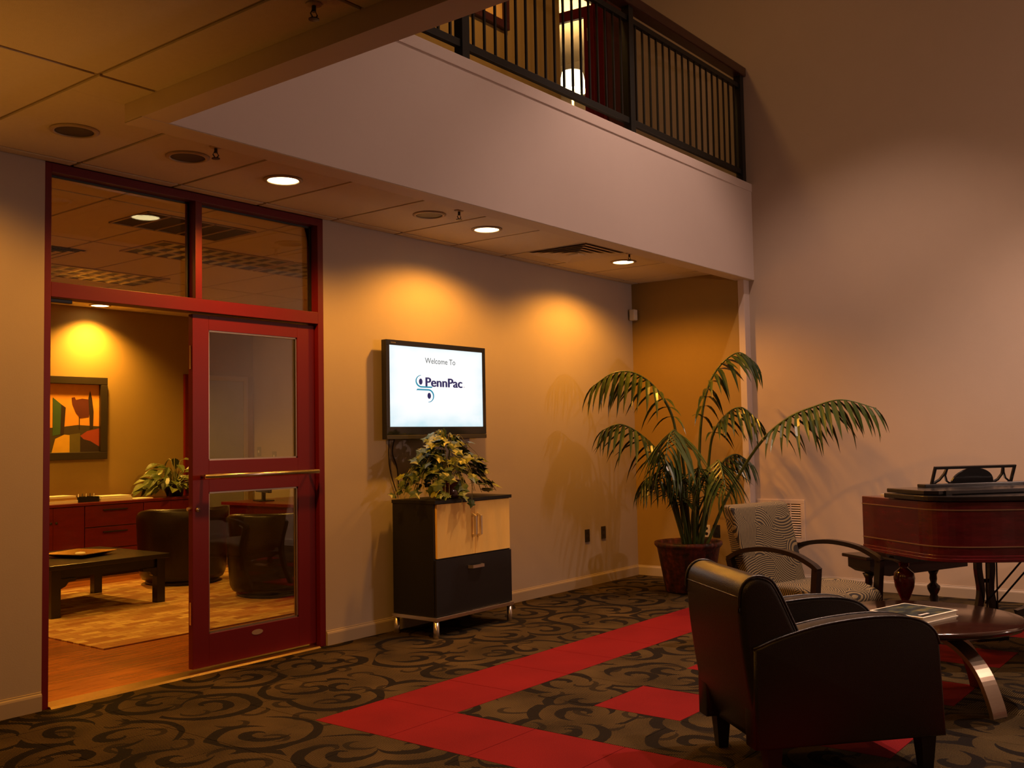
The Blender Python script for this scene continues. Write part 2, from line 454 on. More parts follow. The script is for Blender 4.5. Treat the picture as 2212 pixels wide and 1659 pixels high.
# ---- baseboards
def base_profile(): return [(0, 0), (0.014, 0), (0.014, 0.078), (0.011, 0.088), (0.006, 0.094), (0.006, 0.1), (0, 0.102)]
def bb_x(name, x0, x1, y):   # along x, face to -y
    return struct(obj(name, prism([(y - d, z) for d, z in base_profile()], x0, x1, 'x'), m_base))
def bb_y(name, x, y0, y1):
    return struct(obj(name, prism([(x - d, z) for d, z in base_profile()], y0, y1, 'y'), m_base))
bb_x('baseboard_back_left', -3.2, 2.748, 0.0)
bb_x('baseboard_back', 4.778, XR, 0.0)
bb_y('baseboard_right', XR, -1.203, -0.001)
bb_y('baseboard_right_lobby', XA, -9.2, -1.33)
# ---- tile ceiling over alcove and entrance
PX = 0.648; GX0 = 2.25; GY = [-0.1, -1.44, -2.78, -4.12, -5.46, -6.8]
ce = struct(obj('ceiling', B(-3.2, XB0 + 0.05, -9.2, 0.0, ZC + 0.012, ZC + 0.25), m_grid))
ce2 = struct(obj('ceiling_alcove', B(XB0 + 0.05, XR, YF1 - 0.02, 0.0, ZC + 0.012, ZC + 0.25), m_grid))
def ceil_tile(x0, x1, y0, y1, par, z=ZC):
    obj('ceiling_tile', B(x0 + 0.011, x1 - 0.011, y0 + 0.011, y1 - 0.011, z, z + 0.011, 0.002), m_ctile, par)
ys = [0.0] + GY
for i in range(-6, 11):
    x0 = GX0 + i * PX; x1 = min(x0 + PX, XR)
    if x1 - x0 < 0.06: continue
    for y1, y0 in zip(ys, ys[1:]):
        if x1 <= XB0: ceil_tile(x0, x1, y0, y1, ce)
        elif x0 < XB0:
            if y0 >= YF1: ceil_tile(x0, x1, y0, y1, ce)
            elif y1 > YF1:
                ceil_tile(x0, x1, YF1 - 0.01, y1, ce); ceil_tile(x0, XB0 + 0.01, y0, YF1 + 0.012, ce)
            else: ceil_tile(x0, XB0 + 0.01, y0, y1, ce)
        elif y1 > YF1: ceil_tile(x0, x1, max(y0, YF1 - 0.01), y1, ce2)
# ---- balcony front wall, side beam, cap moulding, balcony floor
bm = bmesh.new()
box(bm, XB1, XA, YF0, YF1, 2.932, 3.80)
struct(obj('wall_balcony', bm, m_fascia))
struct(obj('trim_2', B(XB1, XA, YF0 - 0.007, YF1 + 0.02, 3.80, 3.88, 0.004), m_fascia))
struct(obj('trim_4', B(XB0 + 0.0, XA, YF0 + 0.002, YF1, 2.928, 2.9315), m_beam))
bm = bmesh.new()
box(bm, XB0, XB1, -9.2, YF1, 2.93, 3.88)
struct(obj('wall_beam_side', bm, m_beam))
struct(obj('floor_balcony', B(XB0, XA, YF1, 0.0, 3.55, 3.80), m_rcut))
# ---- upper level: wall behind the balcony with a doorway, ceiling
UX0, UX1, UZ = 7.80, 8.60, 5.96
bm = bmesh.new()
box(bm, 0.0, UX0, 0.0, 0.13, ZC + 0.3, 6.3)
box(bm, UX1, XA, 0.0, 0.13, ZC + 0.3, 6.3)
box(bm, UX0, UX1, 0.0, 0.13, UZ, 6.3)
box(bm, UX0, UX1, 0.0, 0.13, ZC + 0.3, 3.80)
struct(obj('wall_upper_back', bm, m_mustard))
struct(obj('ceiling_upper', B(-3.4, 9.3, -9.4, 0.13, 6.3, 6.45), m_wall_r))
struct(obj('wall_upper_left', B(-0.1, 0.0, -1.2, 0.0, 3.8, 6.3), m_mustard))
# room behind the upper doorway
bm = bmesh.new()
box(bm, 6.6, 10.6, 3.4, 3.5, 3.7, 6.3); box(bm, 6.5, 6.6, 0.13, 3.5, 3.7, 6.3); box(bm, 10.6, 10.7, 0.13, 3.5, 3.7, 6.3)
box(bm, XA, 10.6, 0.0, 0.13, 3.7, 6.3)
struct(obj('wall_upper_room', bm, m_wall))
struct(obj('floor_upper_room', B(6.5, 10.7, 0.0, 3.5, 3.6, 3.80), m_rcut))
struct(obj('ceiling_upper_room', B(6.5, 10.7, 0.13, 3.5, 6.3, 6.4), m_wall))
# ---- office shell
OX = 8.30
struct(obj('wall_office_back', B(1.2, 10.0, 5.4, 5.55, -0.1, ZC + 0.2), m_mustard))
struct(obj('wall_office_right', B(OX, OX + 0.12, 0.13, 5.4, -0.1, ZC + 0.2), m_wall))
struct(obj('wall_office_left', B(1.38, 1.5, 0.13, 5.4, -0.1, ZC + 0.2), m_wall))
ceo = struct(obj('ceiling_office', B(1.5, OX, 0.13, 5.4, ZC + 0.012, ZC + 0.2), m_grid))
oy = [0.13, 0.55, 1.89, 3.23, 4.57, 5.4]
OSKIP = {(3, 1), (5, 1), (4, 3)}
for i in range(0, 11):
    x0 = 1.5 + i * PX
    for j in range(5):
        ceil_tile(x0, min(x0 + PX, OX), oy[j], oy[j + 1], ceo)

# ================================================================== RED GLAZED DOORS
d1 = sempty('door_1', 'dark red aluminium glazed double door with transom, one leaf open')
FRD = 0.114
bm = bmesh.new()
obj('jamb', B(2.751, 2.789, 0.0, FRD, 0.0, ZC - 0.001, 0.002), m_red, d1)
obj('jamb', B(4.725, 4.775, 0.0, FRD, 0.0, ZC - 0.001, 0.002), m_red, d1)
obj('frame_head', B(2.789, 4.725, 0.0, FRD, 2.966, ZC - 0.001, 0.002), m_red, d1)
obj('transom_bar', B(2.789, 4.725, 0.0, FRD, 2.262, 2.345, 0.002), m_red, d1)
obj('mullion', B(3.72, 3.768, 0.0, FRD, 2.345, 2.966, 0.002), m_red, d1)
for xa, xb in ((2.789, 3.72), (3.768, 4.725)):
    p = obj('transom_pane', B(xa + 0.002, xb - 0.002, 0.078, 0.084, 2.347, 2.964), m_glass, d1)
    bm = bmesh.new()
    box(bm, xa, xa + 0.012, 0.068, 0.078, 2.345, 2.966); box(bm, xb - 0.012, xb, 0.068, 0.078, 2.345, 2.966)
    box(bm, xa, xb, 0.068, 0.078, 2.345, 2.357); box(bm, xa, xb, 0.068, 0.078, 2.954, 2.966)
    obj('gasket', bm, m_gasket, p)
obj('threshold', prism([(-0.035, 0.002), (-0.02, 0.012), (0.10, 0.012), (0.115, 0.004), (0.115, 0.0), (-0.035, 0.0)], 2.789, 4.70, 'x'), m_brass, d1)
# closed leaf
Lx0, Lx1, Ly0, Ly1 = 3.722, 4.718, 0.036, 0.080
lf = obj('door_leaf', B(Lx0, Lx0 + 0.12, Ly0, Ly1, 0.028, 2.25, 0.002), m_red, d1)
bm = bmesh.new()
box(bm, 4.566, Lx1, Ly0, Ly1, 0.028, 2.25, 0.002)
box(bm, Lx0 + 0.12, 4.566, Ly0, Ly1, 2.155, 2.25, 0.002)
box(bm, Lx0 + 0.12, 4.566, Ly0, Ly1, 1.12, 1.32, 0.002)
box(bm, Lx0 + 0.12, 4.566, Ly0, Ly1, 0.028, 0.228, 0.002)
obj('leaf_rails', bm, m_red, lf)
for za, zb_ in ((1.32, 2.155), (0.228, 1.12)):
    obj('glass_pane', B(3.842, 4.566, 0.056, 0.062, za, zb_), m_glass, lf)
    bm = bmesh.new()
    for yy in (0.044, 0.062):
        box(bm, 3.842, 3.852, yy, yy + 0.012, za, zb_); box(bm, 4.556, 4.566, yy, yy + 0.012, za, zb_)
        box(bm, 3.842, 4.566, yy, yy + 0.012, za, za + 0.01); box(bm, 3.842, 4.566, yy, yy + 0.012, zb_ - 0.01, zb_)
    obj('glazing_bead', bm, m_brass if False else m_legmet, lf)
bm = tube([(3.76, -0.04, 1.222), (4.685, -0.04, 1.222)], 0.0145, 12)
for x in (3.79, 4.655): tube([(x, -0.04, 1.222), (x, Ly0, 1.222)], 0.011, 10, bm)
pb = obj('push_bar', bm, m_chrome, lf, True); pb['label'] = 'bright metal push bar'
obj('lock_cylinder', tube([(3.755, Ly0 + 0.002, 1.015), (3.755, Ly0 - 0.012, 1.015)], 0.013, 12), m_chrome, lf, True)
obj('edge_lock', B(Lx0 - 0.003, Lx0, 0.05, 0.066, 1.90, 2.05), m_brass, lf)
obj('edge_lock', B(Lx0 - 0.003, Lx0, 0.05, 0.066, 0.30, 0.44), m_brass, lf)
bm = tube([(3.70, 0.06, 1.02), (3.722, 0.06, 1.02)], 0.012, 8)
obj('latch_bolt', bm, m_brass, lf)
bm = lathe([(0, 0), (0.5, 0), (0.5, 0.1), (0, 0.1)], 24)
st = obj('door_badge', bm, M('badge_grey', (0.3, 0.22, 0.2), 0.4), lf); st.scale = (0.09, 0.034, 0.02); st.rotation_euler = (PI / 2, 0, 0); st.location = (4.213, Ly0 - 0.0005, 0.183)
obj('closer_arm', B(2.80, 2.93, 0.03, 0.06, 2.235, 2.258, 0.004), m_black, d1)

# ================================================================== UPPER DOORWAY
d2 = sempty('door_2', 'dark red framed glazed door standing open on the upper floor')
FLU = 3.80
obj('jamb', B(UX1 - 0.05, UX1 + 0.0, -0.015, 0.12, FLU, UZ), m_red, d2)
obj('frame_head', B(UX0, UX1 - 0.05, -0.015, 0.12, UZ - 0.05, UZ), m_red, d2)
obj('side_panel', B(UX1 + 0.02, XA - 0.14, -0.03, 0.0, FLU, UZ + 0.2, 0.004), M('dark_red_panel', (0.07, 0.012, 0.010), 0.4), d2)
# leaf hinged on the right jamb, swung into the room
bm = bmesh.new()
W2, H2 = 0.72, 2.08
box(bm, 0, 0.11, -0.022, 0.022, 0.01, H2, 0.003); box(bm, W2 - 0.11, W2, -0.022, 0.022, 0.01, H2, 0.003)
box(bm, 0.11, W2 - 0.11, -0.022, 0.022, H2 - 0.11, H2, 0.003); box(bm, 0.11, W2 - 0.11, -0.022, 0.022, 0.01, 0.22, 0.003)
lf2 = obj('door_leaf', bm, m_red, d2); lf2.location = (UX1 - 0.075, 0.07, FLU); lf2.rotation_euler = (0, 0, math.radians(98))
obj('glass_pane', B(0.11, W2 - 0.11, -0.003, 0.003, 0.22, H2 - 0.11), m_glass, lf2)
bm = bmesh.new()
for sgn in (-1, 1):
    tube([(0.05, sgn * 0.022, 1.75), (0.05, sgn * 0.05, 1.75)], 0.012, 8, bm); tube([(0.05, sgn * 0.05, 1.70), (0.05, sgn * 0.05, 1.83)], 0.010, 8, bm)
obj('handle', bm, m_chrome, lf2)

# ================================================================== CEILING FITTINGS
def can(x, y, lit, label, watts=DOWN_W, col=DOWN_C, z=ZC, grp=None, sz=2.72, bl=0.46):
    t = thing('recessed_downlight', label, 'downlight', (x, y, z), 0, grp)
    obj('trim_ring', lathe([(0.098, -0.0005), (0.118, -0.0005), (0.118, -0.006), (0.100, -0.012), (0.092, -0.008), (0.098, -0.0005)], 32), m_trimring if not lit else m_trimring, t, True)
    if lit:
        obj('lens', lathe([(0.098, -0.001), (0.09, -0.006), (0.05, -0.010), (0, -0.012)], 32), m_lens, t, True)
        spot('lamp_light', t, (0, 0, -0.03), watts, col, sz, bl, 0.06)
    else:
        obj('baffle', lathe([(0.098, -0.001), (0.088, -0.005), (0.05, -0.003), (0, -0.002)], 32), m_can, t, True)
    return t
m_lens = EM('lit_lens', (1.0, 0.78, 0.38), 9.0)
can(3.882, -0.66, True, 'lit recessed downlight in lobby ceiling above the red glass door')
can(5.825, -0.66, True, 'lit recessed downlight in lobby ceiling above the wall television')
can(7.765, -0.675, True, 'lit recessed downlight in lobby ceiling nearest the palm')
can(2.574, -0.64, False, 'dark unlit recessed can leftmost in the lobby ceiling')
can(3.218, -0.66, False, 'dark unlit recessed can beside the lit downlight over the door')
can(5.168, -0.675, False, 'dark unlit recessed can between two lit downlights by the television')
can(6.0, 5.14, True, 'lit downlight in the office ceiling above the framed painting', OFFICE_W * 1.9, OFFICE_C, ZC, None, 2.35, 0.85)
can(3.6, 3.3, True, 'lit downlight in the office ceiling over the low table', OFFICE_W * 0.9, OFFICE_C, ZC)
can(6.9, 2.5, True, 'lit downlight in the office ceiling over the tub chairs', OFFICE_W * 0.8, OFFICE_C, ZC)
can(3.3, 1.35, True, 'lit downlight in the office ceiling just inside the doorway', OFFICE_W * 0.6, OFFICE_C, ZC)
# supply diffuser
df = thing('ceiling_diffuser', 'square four-way air diffuser in the lobby ceiling', 'vent', (7.09, -0.62, ZC))
obj('back_plate', B(-0.29, 0.29, -0.29, 0.29, -0.002, -0.0005), m_grid, df)
for k, h_ in enumerate((0.30, 0.235, 0.17, 0.105)):
    bm = bmesh.new()
    zo, zi = (-0.003, -0.016)
    hi = h_ - 0.058
    for s in range(4):
        c, sn = math.cos(s * PI / 2), math.sin(s * PI / 2)
        R2 = lambda x, y: (x * c - y * sn, x * sn + y * c)
        a = [R2(-h_, -h_), R2(h_, -h_), R2(hi, -hi), R2(-hi, -hi)]
        poly(bm, [(*a[0], zi), (*a[1], zi), (*a[2], zo), (*a[3], zo)])
        poly(bm, [(*a[0], zi), (*a[3], zo - 0.0), (*a[2], zo - 0.0), (*a[1], zi)][::1]) if False else None
    obj('louvre_ring', bm, m_ctile, df)
obj('centre_plate', B(-0.05, 0.05, -0.05, 0.05, -0.028, -0.02), m_ctile, df)
def sprinkler(x, y, label, s=1.0, z=ZC):
    t = thing('fire_sprinkler', label, 'sprinkler', (x, y, z))
    obj('escutcheon', lathe([(0, -0.001), (0.034 * s, -0.001), (0.03 * s, -0.007 * s), (0.012 * s, -0.01 * s), (0, -0.01 * s)], 16), m_trimring, t, True)
    bm = tube([(0, 0, -0.008 * s), (0, 0, -0.035 * s)], 0.009 * s, 8)
    for sg in (-1, 1): tube([(0.008 * s * sg, 0, -0.03 * s), (0.018 * s * sg, 0, -0.045 * s), (0.004 * s * sg, 0, -0.062 * s)], 0.0035 * s, 6, bm)
    obj('frame_arms', bm, m_black, t)
    obj('deflector', lathe([(0, -0.062 * s), (0.022 * s, -0.063 * s), (0.022 * s, -0.067 * s), (0, -0.068 * s)], 14), m_black, t)
sprinkler(3.208, -0.93, 'small ceiling sprinkler under the balcony edge above the red door')
sprinkler(5.218, -0.91, 'small ceiling sprinkler beside the dark can near the television')
sprinkler(7.45, -0.93, 'small ceiling sprinkler between air diffuser and last lit downlight')
sprinkler(2.38, -2.68, 'dark sprinkler head on the entrance ceiling at the top of the picture', 0.9)
# office troffers and grille
def troffer(x0, y0, label):
    t = thing('fluorescent_troffer', label, 'ceiling light', (x0, y0, ZC), 0, 'unlit troffers in the office ceiling')
    w_, l_ = 1.30, 0.62
    bm = bmesh.new()
    box(bm, 0, w_, 0, 0.03, -0.01, -0.0005); box(bm, 0, w_, l_ - 0.03, l_, -0.01, -0.0005); box(bm, 0, 0.03, 0.03, l_ - 0.03, -0.01, -0.0005); box(bm, w_ - 0.03, w_, 0.03, l_ - 0.03, -0.01, -0.0005)
    obj('frame', bm, m_trimring, t)
    obj('reflector', B(0.03, w_ - 0.03, 0.03, l_ - 0.03, -0.003, -0.0005), m_can, t)
    for k in range(1, 9):
        x = 0.03 + k * (w_ - 0.06) / 9
        obj('louvre_blade', prism([(x - 0.004, -0.012), (x + 0.004, -0.012), (x + 0.03, -0.0035), (x - 0.03, -0.0035)], 0.03, l_ - 0.03, 'y'), m_louver, t)
    for k in (1, 2):
        y = 0.03 + k * (l_ - 0.06) / 3
        obj('louvre_divider', prism([(y - 0.004, -0.012), (y + 0.004, -0.012), (y + 0.025, -0.004), (y - 0.025, -0.004)], 0.03, w_ - 0.03, 'x'), m_louver, t)
troffer(4.42, 1.45, 'unlit louvred troffer in the office ceiling seen through the transom glass')
troffer(5.75, 1.45, 'unlit louvred troffer farther right in the office ceiling')
troffer(4.2, 3.0, 'unlit louvred troffer deeper in the office ceiling near the transom bar')
gr = thing('return_air_grille', 'dark slotted return grille in the office ceiling behind the transom', 'vent', (3.80, 0.66, ZC))
obj('frame', B(0, 0.9, 0, 0.5, -0.003, -0.0005), m_ventdark, gr)
for k in range(6):
    x = k * 0.178
    obj('grille_bar', B(x, x + 0.012, 0, 0.5, -0.010, -0.003), m_trimring, gr)
for k in range(2): obj('grille_edge', B(0, 0.9, k * 0.488, k * 0.488 + 0.012, -0.010, -0.003), m_trimring, gr)
dg = thing('office_ceiling_diffuser', 'square louvred diffuser at the left of the office ceiling', 'vent', (3.95, 2.55, ZC))
for k, h_ in enumerate((0.30, 0.23, 0.16, 0.09)):
    bm = bmesh.new(); hi = h_ - 0.03
    for s in range(4):
        c, sn = math.cos(s * PI / 2), math.sin(s * PI / 2)
        R2 = lambda x, y: (x * c - y * sn, x * sn + y * c)
        a = [R2(-h_, -h_), R2(h_, -h_), R2(hi, -hi), R2(-hi, -hi)]
        poly(bm, [(*a[0], -0.014), (*a[1], -0.014), (*a[2], -0.004), (*a[3], -0.004)])
    obj('louvre_ring', bm, m_ctile, dg)
obj('back_plate', B(-0.29, 0.29, -0.29, 0.29, -0.002, -0.0005), m_ventdark, dg)
# cans in the high lobby ceiling
for x, y, k_, lb, cn_, bd_ in ((3.7, -2.65, 0.26, 'high recessed can over the balcony front beside the entrance beam', 88, 0.5), (5.6, -2.65, 0.31, 'high recessed can over the middle of the balcony front', 88, 0.5), (7.0, -2.7, 1.25, 'high recessed can over the balcony front near the right wall', 90, 0.5),
                 (4.6, -5.4, 1.3, 'high recessed can over the lobby seating', 80, 0.5), (6.6, -5.0, 3.3, 'high recessed can over the piano', 88, 0.5)):
    can(x, y, True, lb, HIGH_W * k_, HIGH_C, 6.3, None, math.radians(cn_), bd_)
can(1.93, -0.65, True, 'lit recessed downlight just left of the view by the entrance', DOWN_W * 0.42)
can(1.3, -3.2, True, 'lit recessed downlight in the entrance ceiling ahead of the viewer', DOWN_W * 0.45)
can(1.3, -5.8, True, 'lit recessed downlight in the entrance ceiling beside the viewer', DOWN_W * 0.45)
fl2 = thing('added_fill_lamp', 'added unseen fill lamp with a drum shade beyond the piano', 'lamp', (7.3, -6.8, 0))
obj('lamp_base', lathe([(0, 0.0), (0.16, 0.0), (0.16, 0.02), (0.02, 0.035), (0.015, 0.05), (0.014, 1.62), (0, 1.62)], 20), m_iron, fl2, True)
obj('shade', lathe([(0.17, 1.88), (0.24, 1.52), (0.236, 1.52), (0.166, 1.88)], 28), M('shade_linen', (0.7, 0.6, 0.5), 0.8), fl2, True)
point('lamp_light', fl2, (0, 0, 1.95), FILL_W, HIGH_C, 0.10)  # lamp added out of view to brighten the lower right wall
tc_ = thing('torchiere_lamp', 'slim uplighter lamp standing by the entrance left of the view', 'lamp', (1.55, -1.3, 0))
obj('lamp_base', lathe([(0, 0.0), (0.14, 0.0), (0.14, 0.02), (0.02, 0.035), (0.014, 0.05), (0.013, 1.78), (0, 1.78)], 20), m_iron, tc_, True)
obj('bowl', lathe([(0.02, 1.76), (0.10, 1.80), (0.15, 1.88), (0.146, 1.88), (0.095, 1.806), (0, 1.78)], 24), m_iron, tc_, True)
up_ = spot('lamp_light', tc_, (0, 0, 1.86), TORCH_W, DOWN_C, 2.3, 0.8, 0.06); up_.rotation_euler = (PI, 0, 0)
# upper corridor ceiling light
hl = thing('corridor_ceiling_light', 'round ceiling light over the upper balcony walk', 'ceiling light', (6.3, -1.07, 6.3))
obj('stem', tube([(0, 0, 0), (0, 0, -0.6)], 0.012, 8), m_iron, hl)
obj('shade', lathe([(0.02, -0.55), (0.10, -0.60), (0.12, -0.66), (0.115, -0.66), (0.09, -0.605), (0, -0.56)], 20), m_iron, hl, True)
point('lamp_light', hl, (0, 0, -0.70), HALL_W, HALL_C, 0.05)

# ================================================================== BALCONY RAILING
rl = thing('balcony_railing', 'dark iron balcony railing with thin balusters and wooden cap rail', 'railing', (0, -1.25, 3.88))
RX = [2.80, 4.88, 6.98, 9.075]
for x in RX:
    obj('post', B(x - 0.036, x + 0.036, -0.036, 0.036, 0.0, 1.09, 0.003), m_iron, rl)
for a, b_ in zip(RX, RX[1:]):
    obj('bottom_rail', B(a + 0.036, b_ - 0.036, -0.02, 0.02, 0.095, 0.145, 0.003), m_iron, rl)
    obj('top_rail', B(a + 0.036, b_ - 0.036, -0.02, 0.02, 0.955, 1.0, 0.003), m_iron, rl)
bal = bpy.data.meshes.new('baluster'); bm = B(-0.0075, 0.0075, -0.0075, 0.0075, 0.145, 0.955); bm.to_mesh(bal); bm.free(); bal.materials.append(m_iron)
for a, b_ in zip(RX, RX[1:]):
    for k in range(1, 18):
        inst('baluster', bal, rl, (a + (b_ - a) * k / 18, 0, 0))
obj('cap_rail', B(2.7, XA - 0.001, -0.06, 0.06, 1.08, 1.17, 0.012), m_cap, rl)

# ================================================================== TELEVISION
tv = thing('wall_television', 'black flat television on the wall showing a white welcome slide', 'television', (5.29, 0, 1.435))
TW, TH = 1.16, 0.75
bm = bmesh.new()
box(bm, 0, TW, -0.10, -0.055, 0, TH, 0.006); box(bm, 0.03, TW - 0.03, -0.055, -0.028, 0.04, TH - 0.04, 0.004)
cab_ = obj('casing', bm, m_black, tv)
bm = bmesh.new()
box(bm, 0.3, 0.86, -0.028, -0.0, 0.25, 0.5)
obj('wall_bracket', bm, m_blackmatte, tv)
bm = bmesh.new()
Sx0, Sx1, Sz0, Sz1 = 0.035, TW - 0.038, 0.095, TH - 0.04
box(bm, 0, TW, -0.108, -0.1005, TH - 0.04, TH, 0.002); box(bm, 0, TW, -0.108, -0.1005, 0.035, Sz0, 0.002)
box(bm, 0, Sx0, -0.108, -0.1005, Sz0, Sz1, 0.002); box(bm, Sx1, TW, -0.108, -0.1005, Sz0, Sz1, 0.002)
obj('bezel', bm, M('gloss_black', (0.008, 0.009, 0.011), 0.12, coat=0.5), tv)
obj('speaker_strip', B(0.0, TW, -0.112, -0.1005, 0.0, 0.033, 0.004), M('speaker_grey', (0.04, 0.037, 0.035), 0.4), tv)
def screen_mat():
    m, t, b = nt('lit_screen')
    v = coords(t, (1, 1, 1), 'Generated')
    sp = N(t, 'ShaderNodeSeparateXYZ'); L(t, v, sp.inputs[0])
    ex = math_n(t, 'ABSOLUTE', math_n(t, 'SUBTRACT', sp.outputs[0], 0.5)); ez = math_n(t, 'ABSOLUTE', math_n(t, 'SUBTRACT', sp.outputs[2], 0.5))
    e = math_n(t, 'POWER', math_n(t, 'MULTIPLY', math_n(t, 'MAXIMUM', ex, ez), 2.0), 5.0)
    cl = noise(t, v, 5.0, 4.0)
    low = math_n(t, 'MULTIPLY', math_n(t, 'SUBTRACT', 0.32, sp.outputs[2], True), 2.2)
    k = math_n(t, 'ADD', math_n(t, 'MULTIPLY', e, cl), math_n(t, 'MULTIPLY', low, cl), True)
    col = mixc(t, k, (1.0, 1.0, 1.0), (0.55, 0.78, 0.86))
    b.inputs['Base Color'].default_value = (0.02, 0.02, 0.02, 1); b.inputs['Roughness'].default_value = 0.3
    L(t, col, b.inputs['Emission Color']); b.inputs['Emission Strength'].default_value = 1.05
    return m
sc = obj('screen', B(Sx0, Sx1, -0.1035, -0.1005, Sz0, Sz1), screen_mat(), tv)
def text(body, size, loc, mat, parent, bold=0.0, align='LEFT', sx=1.0, name='screen_text'):
    cu = bpy.data.curves.new(name, 'FONT'); cu.body = body; cu.size = size; cu.offset = bold; cu.align_x = align; cu.extrude = 0.0002
    o = bpy.data.objects.new(name, cu); C.objects.link(o)
    dg_ = bpy.context.evaluated_depsgraph_get()
    me = bpy.data.meshes.new_from_object(o.evaluated_get(dg_)); me.name = name
    bpy.data.objects.remove(o); bpy.data.curves.remove(cu)
    me.materials.clear(); me.materials.append(mat)
    ob = bpy.data.objects.new(name, me); C.objects.link(ob); ob.parent = parent
    ob.rotation_euler = (PI / 2, 0, 0); ob.location = loc; ob.scale = (sx, 1, 1)
    return ob
e_slate = EM('screen_slate_ink', (0.03, 0.07, 0.11), 0.9); e_navy = EM('screen_navy_ink', (0.004, 0.012, 0.10), 0.9); e_teal = EM('screen_teal_ink', (0.0, 0.19, 0.40), 0.9); e_grey = EM('screen_grey_ink', (0.2, 0.2, 0.25), 0.9)
SY = -0.1042
def sxy(u, v): return (Sx0 + u * (Sx1 - Sx0), SY, Sz0 + v * (Sz1 - Sz0))   # u,v over the picture
a = sxy(0.526, 0.805); text('Welcome To', 0.063, a, e_slate, sc, 0.0001, 'CENTER', 1.05)
a = sxy(0.358, 0.512); [text('PennPac', 0.100, (a[0] + dx, a[1] - 0.00002 * k, a[2] + dz), e_navy, sc, 0.0, 'LEFT', 1.32) for k, (dx, dz) in enumerate(((-0.005, 0), (-0.0025, 0.0014), (0, 0), (0.0025, -0.0014), (0.005, 0), (0, 0.0016), (0, -0.0016)))]
a = sxy(0.775, 0.512); text('TM', 0.014, a, e_grey, sc, 0.0, 'LEFT', 1.1)
def disc(u, v, rx, rz, mat, name):
    c = sxy(u, v); bm = bmesh.new()
    poly(bm, [(c[0] + rx * math.cos(2 * PI * k / 28), SY, c[2] + rz * math.sin(2 * PI * k / 28)) for k in range(28)][::-1])
    return obj(name, bm, mat, sc)
def arc(u, v, rx, rz, a0, a1, wmax, bar):
    """tapering crescent ending in a straight bar: one half of the scroll mark"""
    c = sxy(u, v); bm = bmesh.new(); n = 26; A = []; Bq = []
    for k in range(n + 1):
        s = k / n; a = math.radians(a0 + (a1 - a0) * s); wd = wmax * (0.35 + 0.65 * min(1, s * 1.5))
        A.append((c[0] + rx * math.cos(a), SY, c[2] + rz * math.sin(a))); Bq.append((c[0] + (rx - wd) * math.cos(a), SY, c[2] + (rz - wd * 0.72) * math.sin(a)))
    for k in range(n): poly(bm, [A[k], A[k + 1], Bq[k + 1], Bq[k]])
    q = math.copysign(1, bar)
    poly(bm, [A[-1], (A[-1][0] + bar, SY, A[-1][2]), (A[-1][0] + bar + q * 0.012, SY, Bq[-1][2]), Bq[-1]])
    return bm
disc(0.313, 0.568, 0.0205, 0.024, e_navy, 'logo_dot'); disc(0.40, 0.392, 0.0205, 0.024, e_navy, 'logo_dot')
obj('logo_scroll', arc(0.322, 0.572, 0.068, 0.049, 95, 270, 0.016, 0.115), e_teal, sc)
obj('logo_scroll', arc(0.392, 0.392, 0.066, 0.052, -92, 90, 0.016, -0.125), e_teal, sc)
bm = bmesh.new()
for k, wk in enumerate((0.008, 0.006, 0.011, 0.007, 0.006)): box(bm, 0.56 + k * 0.014, 0.56 + k * 0.014 + wk, -0.1088, -0.108, 0.056, 0.066)
obj('maker_mark', bm, m_chrome, tv)
bm = bmesh.new()
for k in range(5): box(bm, 0.05 + k * 0.011, 0.057 + k * 0.011, -0.1088, -0.108, TH - 0.024, TH - 0.017)
obj('model_mark', bm, M('mark_grey', (0.2, 0.18, 0.16), 0.4), tv)
obj('power_cord', tube(catmull([(0.16, -0.03, 0.02), (0.15, -0.012, -0.10), (0.20, -0.01, -0.22), (0.22, -0.008, -0.42)], 6), 0.005, 6), m_black, tv, True)
obj('power_cord', tube(catmull([(0.10, -0.03, 0.02), (0.11, -0.012, -0.12), (0.13, -0.01, -0.25), (0.20, -0.008, -0.42)], 6), 0.004, 6), m_black, tv, True)

# ================================================================== CABINET
cb = thing('media_cabinet', 'black cabinet with two maple doors and a drawer on steel legs', 'cabinet', (5.37, -0.505, 0))
CW, CD, ZB, ZT = 0.885, 0.43, 0.15, 0.985
bm = bmesh.new()
box(bm, 0, 0.018, 0.02, CD, ZB, ZT - 0.025, 0.001); box(bm, CW - 0.018, CW, 0.02, CD, ZB, ZT - 0.025, 0.001)
box(bm, 0.018, CW - 0.018, 0.02, CD, ZB, ZB + 0.02); box(bm, 0.018, CW - 0.018, 0.02, CD, 0.545, 0.563); box(bm, 0.018, CW - 0.018, CD - 0.01, CD, ZB + 0.02, ZT - 0.025)
obj('carcass', bm, m_blackmatte, cb)
obj('top_panel', B(-0.006, CW + 0.006, -0.006, CD + 0.004, ZT - 0.025, ZT, 0.002), m_blackmatte, cb)
def pull_v(par, x, z0, z1, y):
    bm = tube([(x, y, z0), (x, y - 0.03, z0 + 0.012), (x, y - 0.03, z1 - 0.012), (x, y, z1)], 1, bm=None, flat=(0.011, 0.007), up=Vector((1, 0, 0)))
    obj('handle', bm, m_chrome, par)
for k, (xa, xb, hx) in enumerate(((0.019, 0.441, 0.415), (0.444, CW - 0.019, 0.476))):
    dr = obj('cabinet_door', B(xa, xb, 0.0, 0.019, 0.566, ZT - 0.028, 0.0015), m_maple, cb)
    dr['label'] = 'honey maple door with steel pull'
    pull_v(dr, hx, 0.70, 0.86, 0.0)
dw = obj('drawer', B(0.004, CW - 0.004, 0.0, 0.019, ZB + 0.003, 0.556, 0.0015), m_blackmatte, cb)
bm = tube([(0.36, 0, 0.475), (0.372, -0.032, 0.475), (0.50, -0.032, 0.475), (0.512, 0, 0.475)], 1, flat=(0.007, 0.011))
